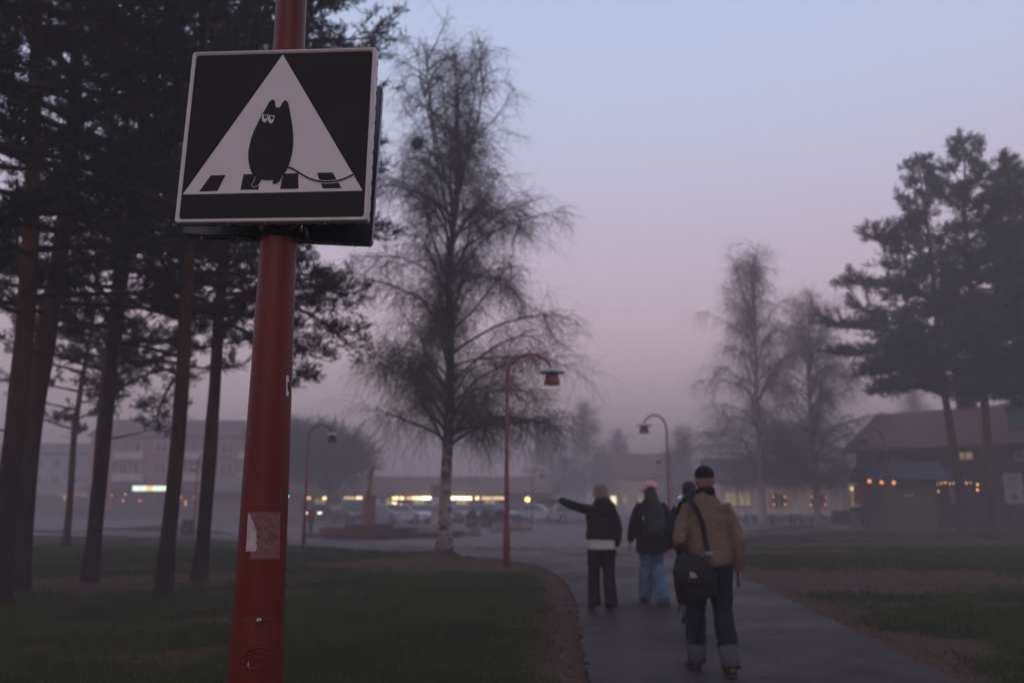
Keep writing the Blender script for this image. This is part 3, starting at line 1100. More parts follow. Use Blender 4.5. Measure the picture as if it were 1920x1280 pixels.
def birch_meshes(seed, H, r0, z_low, fork, half_w, limbs, sub, tw, twig_r, twig_len, weep=1.0, spread_top=.5, lean=0.0, bend=None):
    """returns trunk MB and (verts, quads) of limbs and twigs; half_w(z/H) is the crown's half width"""
    rg = np.random.default_rng(seed)
    trunk = MB()
    tz = np.linspace(0, fork, 16)
    cxx = lean * tz + .10 * np.sin(tz * .9 + seed) * (tz / fork)
    cyy = .08 * np.sin(tz * .7 + 1.3 * seed) * (tz / fork)
    pts = [Vector((a, b, c - .05)) for a, b, c in zip(cxx, cyy, tz)]
    rad = [r0 * (1.0 - .62 * (z_ / fork)) + (r0 * .55 * math.exp(-z_ / .25)) for z_ in tz]
    tops = np.stack([cxx, cyy, tz], -1)
    PL, RL = [], []            # limbs
    KN = 9
    starts = []
    # leaders above the fork
    nl = 8
    leaders = []
    for i in range(nl):
        az = 2 * math.pi * i / nl + rg.random() * .6
        sp = spread_top * (.25 + .75 * rg.random()) if i else .05
        d = np.array([math.cos(az) * sp, math.sin(az) * sp, 1.0])
        L = (H - fork) * (.92 if i == 0 else .74 + .24 * rg.random())
        P = path_points(rg, tops[-1 - (i % 3) * (i > 0)], d, L * math.sqrt(1 + sp * sp), KN, .0, .035, .03)
        PL.append(P)
        RL.append(np.linspace(r0 * .26, .012, KN))
        leaders.append(P)
        starts.append((P, L, 1))
    trunk.tube(pts + [Vector(p) for p in leaders[0][1:]], rad + list(np.linspace(rad[-1] * .9, .012, KN - 1)), 16)
    for i in range(limbs):
        f = (i + .5 * rg.random()) / limbs
        z_ = z_low + (fork - z_low) * f ** 1.3
        k = np.searchsorted(tz, z_) - 1
        s0 = tops[max(k, 0)] + (tops[min(k + 1, 15)] - tops[max(k, 0)]) * ((z_ - tz[max(k, 0)]) / (tz[1] - tz[0]))
        az = i * 2.4 + rg.normal() * .35
        hw = half_w(z_ / H) * (.75 + .4 * rg.random())
        el = .75 + .35 * f + rg.normal() * .14
        d = np.array([math.cos(az) * math.cos(el), math.sin(az) * math.cos(el), math.sin(el)])
        P = path_points(rg, s0, d, hw * 1.12, KN, .10 * weep, .13)
        PL.append(P)
        rr = r0 * (.23 + .16 * rg.random()) * (1 - .35 * f)
        RL.append(rr * np.linspace(1, .16, KN) ** 1.1 + .004)
        starts.append((P, hw * 1.3, 0))
    for P in leaders:                     # side branches of the leaders
        for j in range(8):
            t = np.array([.12 + .8 * rg.random()])
            s0, dd = resample(P, t)
            az = rg.random() * 6.283
            L = half_w(s0[0][2] / H) * (.55 + .5 * rg.random())
            d = np.array([math.cos(az) * .75, math.sin(az) * .75, .75])
            Q = path_points(rg, s0[0], d, L, KN, .05 * weep, .10)
            PL.append(Q)
            RL.append(np.linspace(.028, .006, KN))
            starts.append((Q, L, 1))
    # second order
    SP, SR, S2 = [], [], []
    for P, L, topm in starts:
        m = max(3, int(sub * L * (.66 if topm else 1)))
        t = (.40 if topm else .24) + (.60 if topm else .76) * rg.random(m)
        ps, ds = resample(P, t)
        for s0, dd in zip(ps, ds):
            dd = dd / (np.linalg.norm(dd) + 1e-9)
            d = dd * .7 + rg.normal(size=3) * .65 + np.array([0, 0, .12])
            ln = (.45 + .75 * rg.random()) * (.8 if topm else 1.0)
            Q = path_points(rg, s0, d, ln, 6, .10 * weep, .16)
            S2.append(.74 if topm else 1.0 + .35 * float(np.clip(1 - (s0[2] - z_low) / (.35 * H), 0, 1)))
            SP.append(Q)
            SR.append(np.linspace(twig_r * 2.0, twig_r * .9, 6))
    # hanging twigs
    TP, TR = [], []
    for Q, ks in zip(SP, S2):
        m = rg.poisson(tw * min(ks, 1.0))
        if m == 0: continue
        ps, ds = resample(Q, .15 + .85 * rg.random(m))
        for s0 in ps:
            out = np.array([s0[0], s0[1], 0]) * .12
            d = rg.normal(size=3) * .55 + out + np.array([0, 0, -.15])
            ln = twig_len * (.35 + .9 * rg.random()) * ks
            T = path_points(rg, s0, d, ln, 5, .21 * weep, .30)
            TP.append(T)
            TR.append(np.linspace(twig_r, twig_r * .55, 5))
    out_v, out_f, off = [], [], 0
    for P_, R_ in ((PL, RL), (SP, SR), (TP, TR)):
        v, q = twig_batch(np.array(P_), np.array(R_))
        out_v.append(v); out_f.append(q + off)
        off += len(v)
    return trunk, np.concatenate(out_v), np.concatenate(out_f)


def plant_birch(name, label, cat, base, group, args, bark, twig_mat):
    t = thing(name, label, cat, base, 0, group)
    tr, v, q = birch_meshes(**args)
    tr.build('trunk', bark, t, True)
    o = link('crown', mesh_np('crown', v, q, 4), twig_mat, t)
    o['kind'] = 'stuff'
    return t


def hw_main(u):
    return np.interp(u, [0, .2, .34, .45, .56, .66, .78, .9, 1], [2.3, 2.7, 3.1, 3.3, 3.0, 2.2, 2.0, 1.6, .8])


BIRCH = G(833, 1042)
main_birch = plant_birch('birch_tree', 'tall bare birch at the lawn edge with a dark ball in its crown', 'tree', (BIRCH.x, BIRCH.y, .1), 'bare birch trees',
                         dict(seed=4, H=16.2, r0=.185, z_low=2.9, fork=11.0, half_w=hw_main, limbs=66, sub=6.6, tw=12, twig_r=.0043, twig_len=.90, weep=1.0, spread_top=.42, lean=.012),
                         MAT['birch_bark'], MAT['twig'])
# the dark ball: a witches' broom of dense twigs in the crown
nb = at(783, 270, BIRCH.y)
rgb = np.random.default_rng(3)
dirs = rgb.normal(size=(420, 3))
dirs /= np.linalg.norm(dirs, axis=1, keepdims=True)
P_ = np.stack([dirs * .03, dirs * .13 + rgb.normal(size=dirs.shape) * .02, dirs * (.19 + .06 * rgb.random((420, 1))) + rgb.normal(size=dirs.shape) * .03], 1)
v, q = twig_batch(P_, np.full((420, 3), .007))
nest = link('witches_broom', mesh_np('witches_broom', v, q, 4), MAT['twig'], main_birch)
nest['kind'] = 'stuff'
nest.location = nb - Vector((BIRCH.x, BIRCH.y, .1))
nest['label'] = 'dense dark twig ball growing in the birch crown'


def hw_slim(u):
    return np.interp(u, [0, .2, .4, .55, .7, .85, 1], [3.8, 4.4, 4.1, 3.3, 2.3, 1.7, .6])


fb = dict(seed=11, H=18.2, r0=.22, z_low=2.6, fork=12.6, half_w=hw_slim, limbs=50, sub=4.4, tw=9, twig_r=.0048, twig_len=1.7, weep=1.35, spread_top=.20)
b1 = at(1432, 985, 52)
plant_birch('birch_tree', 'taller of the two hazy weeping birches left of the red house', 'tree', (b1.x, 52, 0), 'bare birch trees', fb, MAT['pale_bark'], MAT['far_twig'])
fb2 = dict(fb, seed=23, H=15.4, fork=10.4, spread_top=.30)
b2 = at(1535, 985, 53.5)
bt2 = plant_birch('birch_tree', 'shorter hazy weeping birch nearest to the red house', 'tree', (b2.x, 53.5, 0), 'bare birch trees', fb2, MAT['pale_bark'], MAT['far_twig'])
# fainter trees farther back share the two crowns
src = {1: main_birch, 2: bt2}
for lab_, px_, dy, sc_, rz_, k in (
        ('faint pointed bare tree above the pointing person', 1095, 112, 1.0, 1.0, 2),
        ('faint bare tree in the mist between lamp and pointing arm', 1035, 118, .85, 2.2, 2),
        ('very faint bare tree behind the person in the pink cap', 1160, 125, .82, .4, 2),
        ('very faint bare tree right of the lamp above the pink cap', 1285, 115, .80, 2.9, 2),
        ('pale bare tree behind the red house chimney', 1735, 105, 1.05, 3.7, 2)):
    c_ = copy_tree(src[k])
    p_ = at(px_, 960, dy)
    c_.location = (p_.x, dy, 0)
    c_.rotation_euler = (0, 0, rz_)
    c_.scale = (sc_, sc_, sc_)
    tag(c_, lab_, 'tree', 'bare trees in the mist')
for o_ in list(bpy.data.objects):
    if o_.name.startswith('witches_broom.'):
        bpy.data.objects.remove(o_)


# round dense crown of the pollarded tree on the square
def hw_round(u):
    return np.interp(u, [0, .2, .35, .6, .8, 1], [4, 6.2, 7.3, 7.0, 5.0, 1.5])


rt = at(622, 975, 86)
def round_tree():
    rg = np.random.default_rng(31)
    t = thing('round_tree', 'broad round-headed bare tree behind the red lamp near the sign post', 'tree', (rt.x, 86, 0), 0, 'bare trees in the mist', 1.16)
    trunk = MB()
    trunk.tube([(0, 0, -.1), (.05, 0, 1.2), (0, .1, 2.4)], [.75, .58, .55], 14)
    PL, RL = [], []
    for i in range(16):
        az = i * 2.4
        el = .35 + .9 * rg.random()
        d = (math.cos(az) * math.cos(el), math.sin(az) * math.cos(el), math.sin(el))
        P = path_points(rg, (0, 0, 2.1), (d[0] - .42, d[1], d[2]), 6.5 + 2.2 * rg.random(), 9, -.02, .09)
        PL.append(P); RL.append(np.linspace(.26, .05, 9))
    SP, SR, TP, TR = [], [], [], []
    c0 = np.array([-2.9, 0, 4.5])
    for P in PL:
        for s0, dd in zip(*resample(P, .3 + .7 * rg.random(34))):
            Q = path_points(rg, s0, dd / np.linalg.norm(dd) + rg.normal(size=3) * .7 + np.array([-.1, 0, .2]), 2.2 + 1.6 * rg.random(), 6, .02, .14)
            if np.linalg.norm((Q[-1] - c0) / np.array([7.6, 6.8, 4.6])) < 1.0:
                SP.append(Q); SR.append(np.linspace(.05, .02, 6))
    for Q in SP:
        for s0 in resample(Q, rg.random(34))[0]:
            o = s0 - c0
            o = o / (np.linalg.norm(o) + 1e-6)
            T = path_points(rg, s0, o * .8 + rg.normal(size=3) * .5 + np.array([0, 0, .25]), .9 + .9 * rg.random(), 4, .06, .12)
            e = (T - c0) / np.array([7.6, 6.8, 4.6])
            if np.linalg.norm(e[-1]) < 1.0 + .05 * rg.normal():
                TP.append(T); TR.append(np.linspace(.020, .012, 4))
    off, vs, fs = 0, [], []
    for P_, R_ in ((PL, RL), (SP, SR), (TP, TR)):
        v, q = twig_batch(np.array(P_), np.array(R_))
        vs.append(v); fs.append(q + off); off += len(v)
    trunk.build('trunk', MAT['willow_twig'], t, True)
    o = link('crown', mesh_np('crown', np.concatenate(vs), np.concatenate(fs), 4), MAT['willow_twig'], t)
    o['kind'] = 'stuff'
    return t


round_tree()


def pine_meshes(seed, H, r0, z_low, radius, nbr, shoots, needle, nwid, nneed, lean=(0, 0), extra=(), dead=2, flat=1.0):
    """Scots pine: trunk, boughs, and needle tufts on the outer boughs"""
    rg = np.random.default_rng(seed)
    tz = np.linspace(0, H, 22)
    cxx = lean[0] * tz + .10 * np.sin(tz * .45 + seed) * np.minimum(tz / 5, 1)
    cyy = lean[1] * tz + .10 * np.sin(tz * .38 + 2 * seed) * np.minimum(tz / 5, 1)
    C = np.stack([cxx, cyy, tz], -1)
    trunk = MB()
    nrg = 18
    b0 = 0
    for i in range(22):
        r = r0 * (1 - .86 * (tz[i] / H) ** 1.15) + r0 * .22 * math.exp(-tz[i] / .22)
        for k in range(nrg):
            a_ = 2 * math.pi * k / nrg
            rr = r * (1 + .10 * math.sin(3 * a_ + i * .7 + seed) + .06 * rg.normal())
            trunk.v.append(Vector((cxx[i] + rr * math.cos(a_), cyy[i] + rr * math.sin(a_), tz[i] - .06)))
    for i in range(21):
        for k in range(nrg):
            j = (k + 1) % nrg
            trunk.f.append([i * nrg + k, i * nrg + j, (i + 1) * nrg + j, (i + 1) * nrg + k])
    BP, BR, live = [], [], []
    KN = 9
    for i in range(nbr):
        f = (i + rg.random()) / nbr
        z_ = z_low + (H - z_low) * f
        s0 = np.array([np.interp(z_, tz, cxx), np.interp(z_, tz, cyy), z_])
        az = i * 2.4 + rg.normal() * .5
        L = radius(f) * (.65 + .5 * rg.random())
        el = .05 + .55 * f + rg.normal() * .15
        d = (math.cos(az) * math.cos(el), math.sin(az) * math.cos(el), math.sin(el))
        P = path_points(rg, s0, d, L, KN, .015, .11, .025)
        BP.append(P); BR.append(np.linspace(.018 + .018 * L, .010, KN)); live.append((P, L, 1.0))
    for (z_, az, el, L, droop) in extra:
        s0 = np.array([np.interp(z_, tz, cxx), np.interp(z_, tz, cyy), z_])
        d = (math.cos(az) * math.cos(el), math.sin(az) * math.cos(el), math.sin(el))
        P = path_points(rg, s0, d, L, KN, droop, .07)
        BP.append(P); BR.append(np.linspace(.018 + .018 * L, .010, KN)); live.append((P, L * .8, 2.8))
    for i in range(dead):                       # bare stubs under the crown
        z_ = z_low * (.45 + .55 * rg.random())
        az = rg.random() * 6.28
        s0 = np.array([np.interp(z_, tz, cxx), np.interp(z_, tz, cyy), z_])
        P = path_points(rg, s0, (math.cos(az), math.sin(az), .1), .3 + .9 * rg.random(), KN, .02, .12)
        BP.append(P); BR.append(np.linspace(.022, .006, KN))
    SP, SR, T0, TD = [], [], [], []
    for P, L, kc in live:
        m = max(4, int(5.0 * L * kc))
        ps, ds = resample(P, .22 + .78 * rg.random(m))
        for s0, dd in zip(ps, ds):
            dd = dd / np.linalg.norm(dd)
            d = dd * .8 + rg.normal(size=3) * np.array([.75, .75, .30 * flat]) + np.array([0, 0, .15])
            Q = path_points(rg, s0, d, .30 + .24 * L * rg.random() + .25 * rg.random(), 5, -.03, .14)
            SP.append(Q); SR.append(np.linspace(.014, .006, 5))
    allq = SP + [P[5:] for P, L, kc in live]
    per = shoots / max(len(allq), 1)
    for Q in allq:
        m = max(2, rg.poisson(per))
        ps, ds = resample(np.array(Q), .30 + .70 * rg.random(m) ** .7)
        for s0, dd in zip(ps, ds):
            dd = dd / (np.linalg.norm(dd) + 1e-9)
            T0.append(s0 + rg.normal(size=3) * .035)
            TD.append(dd * .6 + rg.normal(size=3) * .42 + np.array([0, 0, .38]))
    vs, fs = [], []
    off = 0
    for P_, R_ in ((BP, BR), (SP, SR)):
        v, q = twig_batch(np.array(P_), np.array(R_))
        vs.append(v); fs.append(q + off); off += len(v)
    T0, TD = np.array(T0), np.array(TD)
    TD /= np.linalg.norm(TD, axis=1, keepdims=True)
    n_ = len(T0)
    # each shoot: an axis about 2.2 needles long, needles standing off it
    ax = T0[:, None, :] + TD[:, None, :] * (rg.random((n_, nneed, 1)) * needle * 2.2)
    nd = TD[:, None, :] * (.55 + .35 * rg.random((n_, nneed, 1))) + rg.normal(size=(n_, nneed, 3)) * .62
    nd /= np.linalg.norm(nd, axis=2, keepdims=True)
    sd = np.cross(nd, rg.normal(size=(n_, nneed, 3)))
    sd /= np.linalg.norm(sd, axis=2, keepdims=True) + 1e-9
    ln = needle * (.75 + .5 * rg.random((n_, nneed, 1)))
    tri = np.stack([ax - sd * nwid, ax + sd * nwid, ax + nd * ln], 2)
    return trunk, np.concatenate(vs), np.concatenate(fs), tri.reshape(-1, 3)


def build_pine(label, base, group, bark, need_mat, rz=0.0, **k):
    t = thing('pine_tree', label, 'tree', base, rz, group)
    tr, v, q, tri = pine_meshes(**k)
    tr.build('trunk', bark, t, True)
    bo = link('boughs', mesh_np('boughs', v, q, 4), MAT['bough'], t)
    bo['kind'] = 'stuff'
    nd = link('crown', mesh_np('crown', tri, np.arange(len(tri)), 3), need_mat, t)
    nd['kind'] = 'stuff'
    return t


def rad_left(f):
    return float(np.interp(f, [0, .15, .5, .8, 1], [2.0, 3.0, 3.2, 2.4, .7]))


LG = 'pines on the lawn behind the sign'
common = dict(needle=.085, nwid=.0080, nneed=14)


def gp(px_, py_):
    g_ = G(px_, py_)
    return (g_.x, g_.y, ground_height(g_.x, g_.y))


pineA = build_pine('leaning pine trunk second from the sign post, left group', gp(303, 1125), LG, MAT['pine_bark'], MAT['needles'],
                   seed=1, H=16.5, r0=.120, z_low=4.3, radius=rad_left, nbr=46, shoots=9500, lean=(.014, .0), **common)
pineB = build_pine('pine right next to the sign post with a low drooping bough', gp(372, 1100), LG, MAT['pine_bark'], MAT['needles'],
                   seed=2, H=15.5, r0=.125, z_low=4.3, radius=rad_left, nbr=44, shoots=9500, lean=(.030, .0),
                   extra=((5.05, .12, .30, 2.75, .14), (4.7, -.25, -.05, 2.2, .16), (5.6, .2, .25, 2.3, .06), (4.9, .5, .1, 2.0, .10), (10.3, .1, .25, 2.2, .02), (10.8, -.1, .35, 2.0, .0)), **common)
pineC = build_pine('slim pine trunk third from the sign post, slanting right', gp(168, 1100), LG, MAT['pine_bark'], MAT['needles'],
                   seed=3, H=17.0, r0=.130, z_low=4.3, radius=rad_left, nbr=46, shoots=9500, lean=(.020, .0), **common)
def pine_copy(srcp, label, base, rz, sc_=1.0, group=LG, wide=1.0):
    c_ = copy_tree(srcp)
    c_.location = base
    c_.rotation_euler = (0, 0, rz)
    c_.scale = (sc_ * wide, sc_ * wide, sc_)
    return tag(c_, label, 'tree', group)


pine_copy(pineA, 'thick dark pine trunk at the picture edge, fully in view', gp(28, 1112), 2.1, 1.02, LG, 1.6)
pine_copy(pineC, 'dark pine trunk cut by the picture edge', (gp(-8, 1135)), 3.6, .98, LG, 1.2)
pine_copy(pineC, 'farther small pine with a low dark crown between the left trunks', gp(122, 1030), 1.2, .82)
pine_copy(pineA, 'pine crown standing behind the left trunks', (-10.0, 21, 0), 4.0, 1.05)
pine_copy(pineC, 'pine whose crown darkens the top corner over the edge trunks', (-6.6, 9.2, 0), 5.0, .9)
pine_copy(pineA, 'unseen pine added behind the camera to shade the lawn', (-4.6, -2.4, 0), 1.0, 1.0)  # out of view, added so its crown shades the foreground
pine_copy(pineB, 'unseen pine added behind the camera to shade the footpath', (5.6, -2.8, 0), 2.0, 1.0)  # second added tree out of view, blocks sky light from behind
pine_copy(pineB, 'pine farther back behind the two trunks nearest the sign post', (-8.65, 22, 0), 2.6, 1.0)

def rad_right(f):
    return float(np.interp(f, [0, .1, .25, .5, .75, 1], [3.2, 4.8, 4.6, 3.1, 1.6, .3]))


RG_ = 'pines in front of the red house'
far_c = dict(needle=.16, nwid=.016, nneed=11)
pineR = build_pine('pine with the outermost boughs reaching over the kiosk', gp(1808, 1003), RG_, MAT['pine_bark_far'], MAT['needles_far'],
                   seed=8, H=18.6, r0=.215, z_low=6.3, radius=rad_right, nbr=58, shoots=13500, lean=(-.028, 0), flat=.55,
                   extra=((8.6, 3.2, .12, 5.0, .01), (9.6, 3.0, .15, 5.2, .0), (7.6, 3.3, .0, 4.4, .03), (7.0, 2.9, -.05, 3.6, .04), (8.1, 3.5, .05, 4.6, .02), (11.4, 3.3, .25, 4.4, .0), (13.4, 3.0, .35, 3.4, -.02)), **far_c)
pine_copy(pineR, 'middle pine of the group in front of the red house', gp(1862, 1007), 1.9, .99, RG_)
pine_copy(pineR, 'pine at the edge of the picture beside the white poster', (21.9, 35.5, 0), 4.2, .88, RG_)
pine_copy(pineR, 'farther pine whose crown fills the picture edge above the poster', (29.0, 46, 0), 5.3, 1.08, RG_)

# ------------------------------------------------------------------ buildings
MAT['brick_red'] = M('brick_red', (.30, .12, .10), .85, .15, 1.5, .2, 12)
MAT['gable_red'] = M('gable_render', (.42, .15, .12), .85, .08, 1)
MAT['roof_dark'] = M('roof_dark', (.13, .07, .07), .8, .2, 2)
MAT['pale_wall'] = M('pale_wall', (.38, .33, .34), .85, .1, 1)
MAT['balcony'] = M('balcony_panel', (.55, .47, .44), .7, .1, 2)
MAT['win_frame'] = M('window_frame', (.62, .55, .52), .6, .08, 3)
MAT['pane'] = M('window_pane', (.035, .033, .038), .08, .2, 2, spec=.7)
MAT['shop_dark'] = M('shop_front', (.10, .06, .055), .6, .2, 2)
MAT['cream'] = M('cream_wall', (.74, .58, .48), .85, .08, 1)
MAT['slate'] = M('slate_roof', (.085, .080, .095), .7, .2, 2)
MAT['house_red'] = M('falu_red_boards', (.105, .036, .034), .85, .25, 3, .3, 20, stretch=(6, 6, .5))
MAT['roof_tile'] = M('roof_tile', (.20, .085, .070), .8, .22, 3, .3, 16)
MAT['trim'] = M('house_trim', (.50, .42, .38), .7, .1, 3)
MAT['kiosk_green'] = M('kiosk_green', (.165, .135, .075), .8, .15, 3, .3, 20, stretch=(8, 8, .5))
MAT['kiosk_roof'] = M('kiosk_blue_roof', (.022, .027, .055), .55, .2, 3)
MAT['market'] = M('market_wall', (.30, .23, .21), .8, .12, 1)
MAT['poster'] = M('poster_white', (.55, .50, .50), .6, .1, 4)
MAT['poster_red'] = M('poster_red', (.42, .09, .06), .6, .15, 4)
MAT['teal'] = M('poster_teal', (.10, .24, .24), .6, .15, 4)


def glow(name, col, s):
    return M(name, tuple(min(c, .8) for c in col), .5, .05, 4, emit=col, estr=s)


MAT['orange'] = glow('orange_bulb', (1.0, .34, .09), 1.9)
MAT['amber'] = glow('amber_bulb', (1.0, .50, .18), 2.2)
MAT['tube'] = glow('shop_tube', (1.0, .72, .34), 4.0)
MAT['tube_hot'] = glow('shop_tube_hot', (1.0, .80, .48), 7.5)
MAT['tube_dim'] = glow('shop_tube_dim', (1.0, .62, .28), 1.6)
MAT['lit_pane'] = glow('lit_pane', (1.0, .74, .36), .20)
MAT['sign_light'] = glow('sign_light', (.85, 1.0, .80), 2.4)
MAT['sign_amber'] = glow('sign_amber', (1.0, .6, .2), 2.5)
MAT['green_signal'] = glow('green_signal_bulb', (.05, .95, .75), 7.0)
MAT['blue_signal'] = glow('blue_sign_bulb', (.15, .45, 1.0), 4.0)
MAT['red_signal'] = glow('red_rear_bulb', (1.0, .06, .05), 4.0)
MAT['head_lamp'] = glow('head_lamp_bulb', (1.0, 1.0, .80), 4.0)
MAT['canopy_tube'] = glow('canopy_tube', (1.0, .86, .42), 2.6)


def framed_window(parent, c, w, h_, mat_pane, depth=.12, bars=1, ry=0.0, outward=-1, frame=None):
    """a window on a wall facing -y (local): frame with a recessed pane and glazing bars"""
    t = .07 * max(1, w / 1.4)
    f = MB()
    x_, y_, z_ = c
    f.box((x_, y_, z_ + h_ / 2 - t / 2), (w, depth, t)).box((x_, y_, z_ - h_ / 2 + t / 2), (w, depth, t))
    f.box((x_ - w / 2 + t / 2, y_, z_), (t, depth, h_ - 2 * t)).box((x_ + w / 2 - t / 2, y_, z_), (t, depth, h_ - 2 * t))
    for i in range(bars):
        xx = x_ - w / 2 + w * (i + 1) / (bars + 1)
        f.box((xx, y_, z_), (t * .8, depth * .8, h_ - 2 * t))
    o = f.build('window', frame or MAT['win_frame'], parent)
    MB().box((x_, y_ + depth * .25, z_), (w - 2 * t, depth * .1, h_ - 2 * t)).build('pane', mat_pane, o)
    return o


def gable_roof(m, x0, x1, y0, y1, z0, z1, over=.4, th=.18):
    """ridge along x"""
    ym = (y0 + y1) / 2
    for (ya, yb) in ((y0 - over, ym), (y1 + over, ym)):
        za = z0 - over * (z1 - z0) / ((y1 - y0) / 2)
        m.prism([(ya, za), (yb, z1), (yb, z1 + th), (ya, za + th)], lambda p, s: (x0 - over if s == 0 else x1 + over, p[0], p[1]))


# --- brick apartment house with shops, far behind the pines
A0 = at(160, 960, 108)
ap = thing('apartment_house', 'three storey red brick apartment house with balconies behind the pine trunks', 'building', (A0.x, 108, 0), R(4))
aw = 24.0
MB().box((aw / 2, 6, 5.0), (aw, 12, 10.0)).build('wall', MAT['brick_red'], ap)
MB().box((1.35, -.12, 6.0), (2.7, .24, 8.0)).build('stair_gable', MAT['gable_red'], ap)
m = MB(); gable_roof(m, 0, aw, 0, 12, 10.0, 12.4, .5); m.build('roof', MAT['roof_dark'], ap)
MB().box((aw / 2, -.9, 3.35), (aw, 1.8, .5)).build('canopy', MAT['shop_dark'], ap)
MB().box((aw / 2 + 1.5, -.10, 1.6), (aw - 3.4, .2, 3.0)).build('shop_front', MAT['shop_dark'], ap)
for bx_ in (3.4, 12.0, 18.6):
    for bz in (4.3, 7.0):
        b_ = MB().box((bx_ + 1.5, -.75, bz + .45), (3.6, .12, 1.0)).build('balcony', MAT['balcony'], ap)
        MB().box((bx_ + 1.5, -.42, bz - .02), (3.6, .78, .12)).build('balcony_floor', MAT['balcony'], b_)
        framed_window(ap, (bx_ + .7, -.05, bz + 1.5), 1.1, 1.5, MAT['pane'])
        framed_window(ap, (bx_ + 2.3, -.05, bz + 1.2), .9, 2.0, MAT['pane'], bars=0)
for wx in (8.6, 16.8):
    for wz in (5.8, 8.5):
        framed_window(ap, (wx, -.05, wz), 1.7, 1.5, MAT['pane'])
# lit shop sign: box with five bright letters-sized panels
s_x = 6.1
for i, (ww, mm) in enumerate(((.9, 'sign_light'), (.9, 'sign_light'), (.55, 'sign_amber'), (.7, 'sign_light'), (.55, 'sign_light'), (.65, 'sign_light'))):
    MB().box((s_x + ww / 2, -1.86, 3.38), (ww - .12, .10, .62)).build('lit_sign_letter', MAT[mm], ap)
    s_x += ww
MB().box((2.4, -1.86, 3.4), (.5, .1, .7)).build('lit_sign_letter', MAT['sign_light'], ap)
for (lx, lz) in ((-2.0, 2.2), (1.2, 2.5), (1.8, 2.3), (3.6, 2.5), (5.0, 1.9), (5.2, 2.7), (7.0, 1.9), (11.9, 2.3), (12.5, 1.8), (12.55, 1.45), (13.6, 2.3), (15.0, 2.2), (15.6, 1.9), (17.0, 2.1), (19.4, 1.8)):
    MB().ball((lx, -1.5, lz), .13 if lz < 2.4 else .10, 8, 6).build('string_light', MAT['orange'] if lz < 2.6 else MAT['amber'], ap, True)
for lx in np.arange(-2.6, 0.5, .28):
    MB().ball((lx, -1.55, 2.55), .05, 6, 4).build('string_light', MAT['amber'], ap, True)
for wx in (9.5, 13.5, 17.5, 20.6):
    framed_window(ap, (wx, -.26, 1.7), 2.4, 2.0, MAT['pane'], .14, 2, frame=MAT['shop_dark'])

# --- paler block farther left
PB = at(30, 960, 122)
pb = thing('apartment_house', 'pale hazy apartment block at the picture edge beyond the pines', 'building', (PB.x - 6, 122, 0), 0)
MB().box((9, 6, 4.3), (18, 12, 8.6)).build('wall', MAT['pale_wall'], pb)
m = MB(); gable_roof(m, 0, 18, 0, 12, 8.6, 10.2, .5); m.build('roof', MAT['roof_dark'], pb)
for wx in (8.5, 11.0, 13.5, 16.0):
    for wz in (2.4, 4.9, 7.2):
        framed_window(pb, (wx, -.05, wz), 1.3, 1.3, MAT['pane'])
MB().box((13, -1.2, 1.3), (6.5, 2.4, 2.6)).build('porch', MAT['shop_dark'], pb)

# --- supermarket with its lit strip of windows
SMK = at(560, 960, 100)
sm = thing('supermarket', 'long low shop building with a glowing strip of windows behind the car park', 'building', (SMK.x, 100, 0), 0)
sl = (at(985, 960, 100) - SMK).x
MB().box((sl / 2 - 4, 8, 2.3), (sl + 14, 16, 4.6)).build('wall', MAT['market'], sm)
MB().box((sl / 2 - 4, -1.0, 3.15), (sl + 14.4, 2.0, .9)).build('canopy', MAT['market'], sm)
for (x0, x1, mt) in ((575, 582, 'tube_dim'), (605, 621, 'tube'), (645, 664, 'tube_dim'), (668, 681, 'tube'), (736, 747, 'tube'), (750, 757, 'tube'), (762, 772, 'tube_dim'),
                     (773, 790, 'tube'), (790, 812, 'tube_hot'), (842, 854, 'tube_hot'), (857, 884, 'tube_hot'), (891, 898, 'tube'), (903, 922, 'tube_dim'), (924, 946, 'tube_dim')):
    a_, b_ = at(x0, 933.5, 97.8).x - SMK.x, at(x1, 933.5, 97.8).x - SMK.x
    MB().box(((a_ + b_) / 2, -2.16, 2.14), (b_ - a_, .16, .34)).build('light_strip', MAT[mt], sm)
for (px_, py_, mt, r_) in ((709, 943, 'amber', .15), (727, 944, 'tube_dim', .12), (737, 944, 'tube', .20), (741, 944, 'tube_hot', .15), (752, 945, 'amber', .12), (671, 945, 'amber', .08)):
    p_ = at(px_, py_, 97.6)
    MB().ball((p_.x - SMK.x, -2.3, p_.z), r_, 10, 6, .9).build('shop_light', MAT[mt], sm, True)
for i in range(16):
    xx = sl * (i + .5) / 16
    framed_window(sm, (xx, -.04, 1.25), sl / 16 - .3, 1.9, MAT['lit_pane'] if i % 5 in (1, 3) else MAT['pane'], .14, 1, frame=MAT['shop_dark'])

# --- faint house in the mist between the persons
FH = at(1130, 960, 118)
fh = thing('house', 'faint low house in the mist behind the walking persons with two lit windows', 'building', (FH.x, 118, 0), 0)
fl_ = (at(1300, 960, 118) - FH).x
MB().box((fl_ / 2, 5, 2.6), (fl_, 10, 5.2)).build('wall', MAT['cream'], fh)
m = MB(); gable_roof(m, 0, fl_, 0, 10, 5.2, 8.4, .5); m.build('roof', MAT['roof_tile'], fh)
for px_, ww, mm in ((1150, .9, 'canopy_tube'), (1172, .6, 'lit_pane'), (1200, .8, 'lit_pane'), (1236, .8, 'pane'), (1270, .8, 'pane')):
    framed_window(fh, (at(px_, 935, 118).x - FH.x, -.05, 2.0), ww, 1.3, MAT[mm], .12, 0)

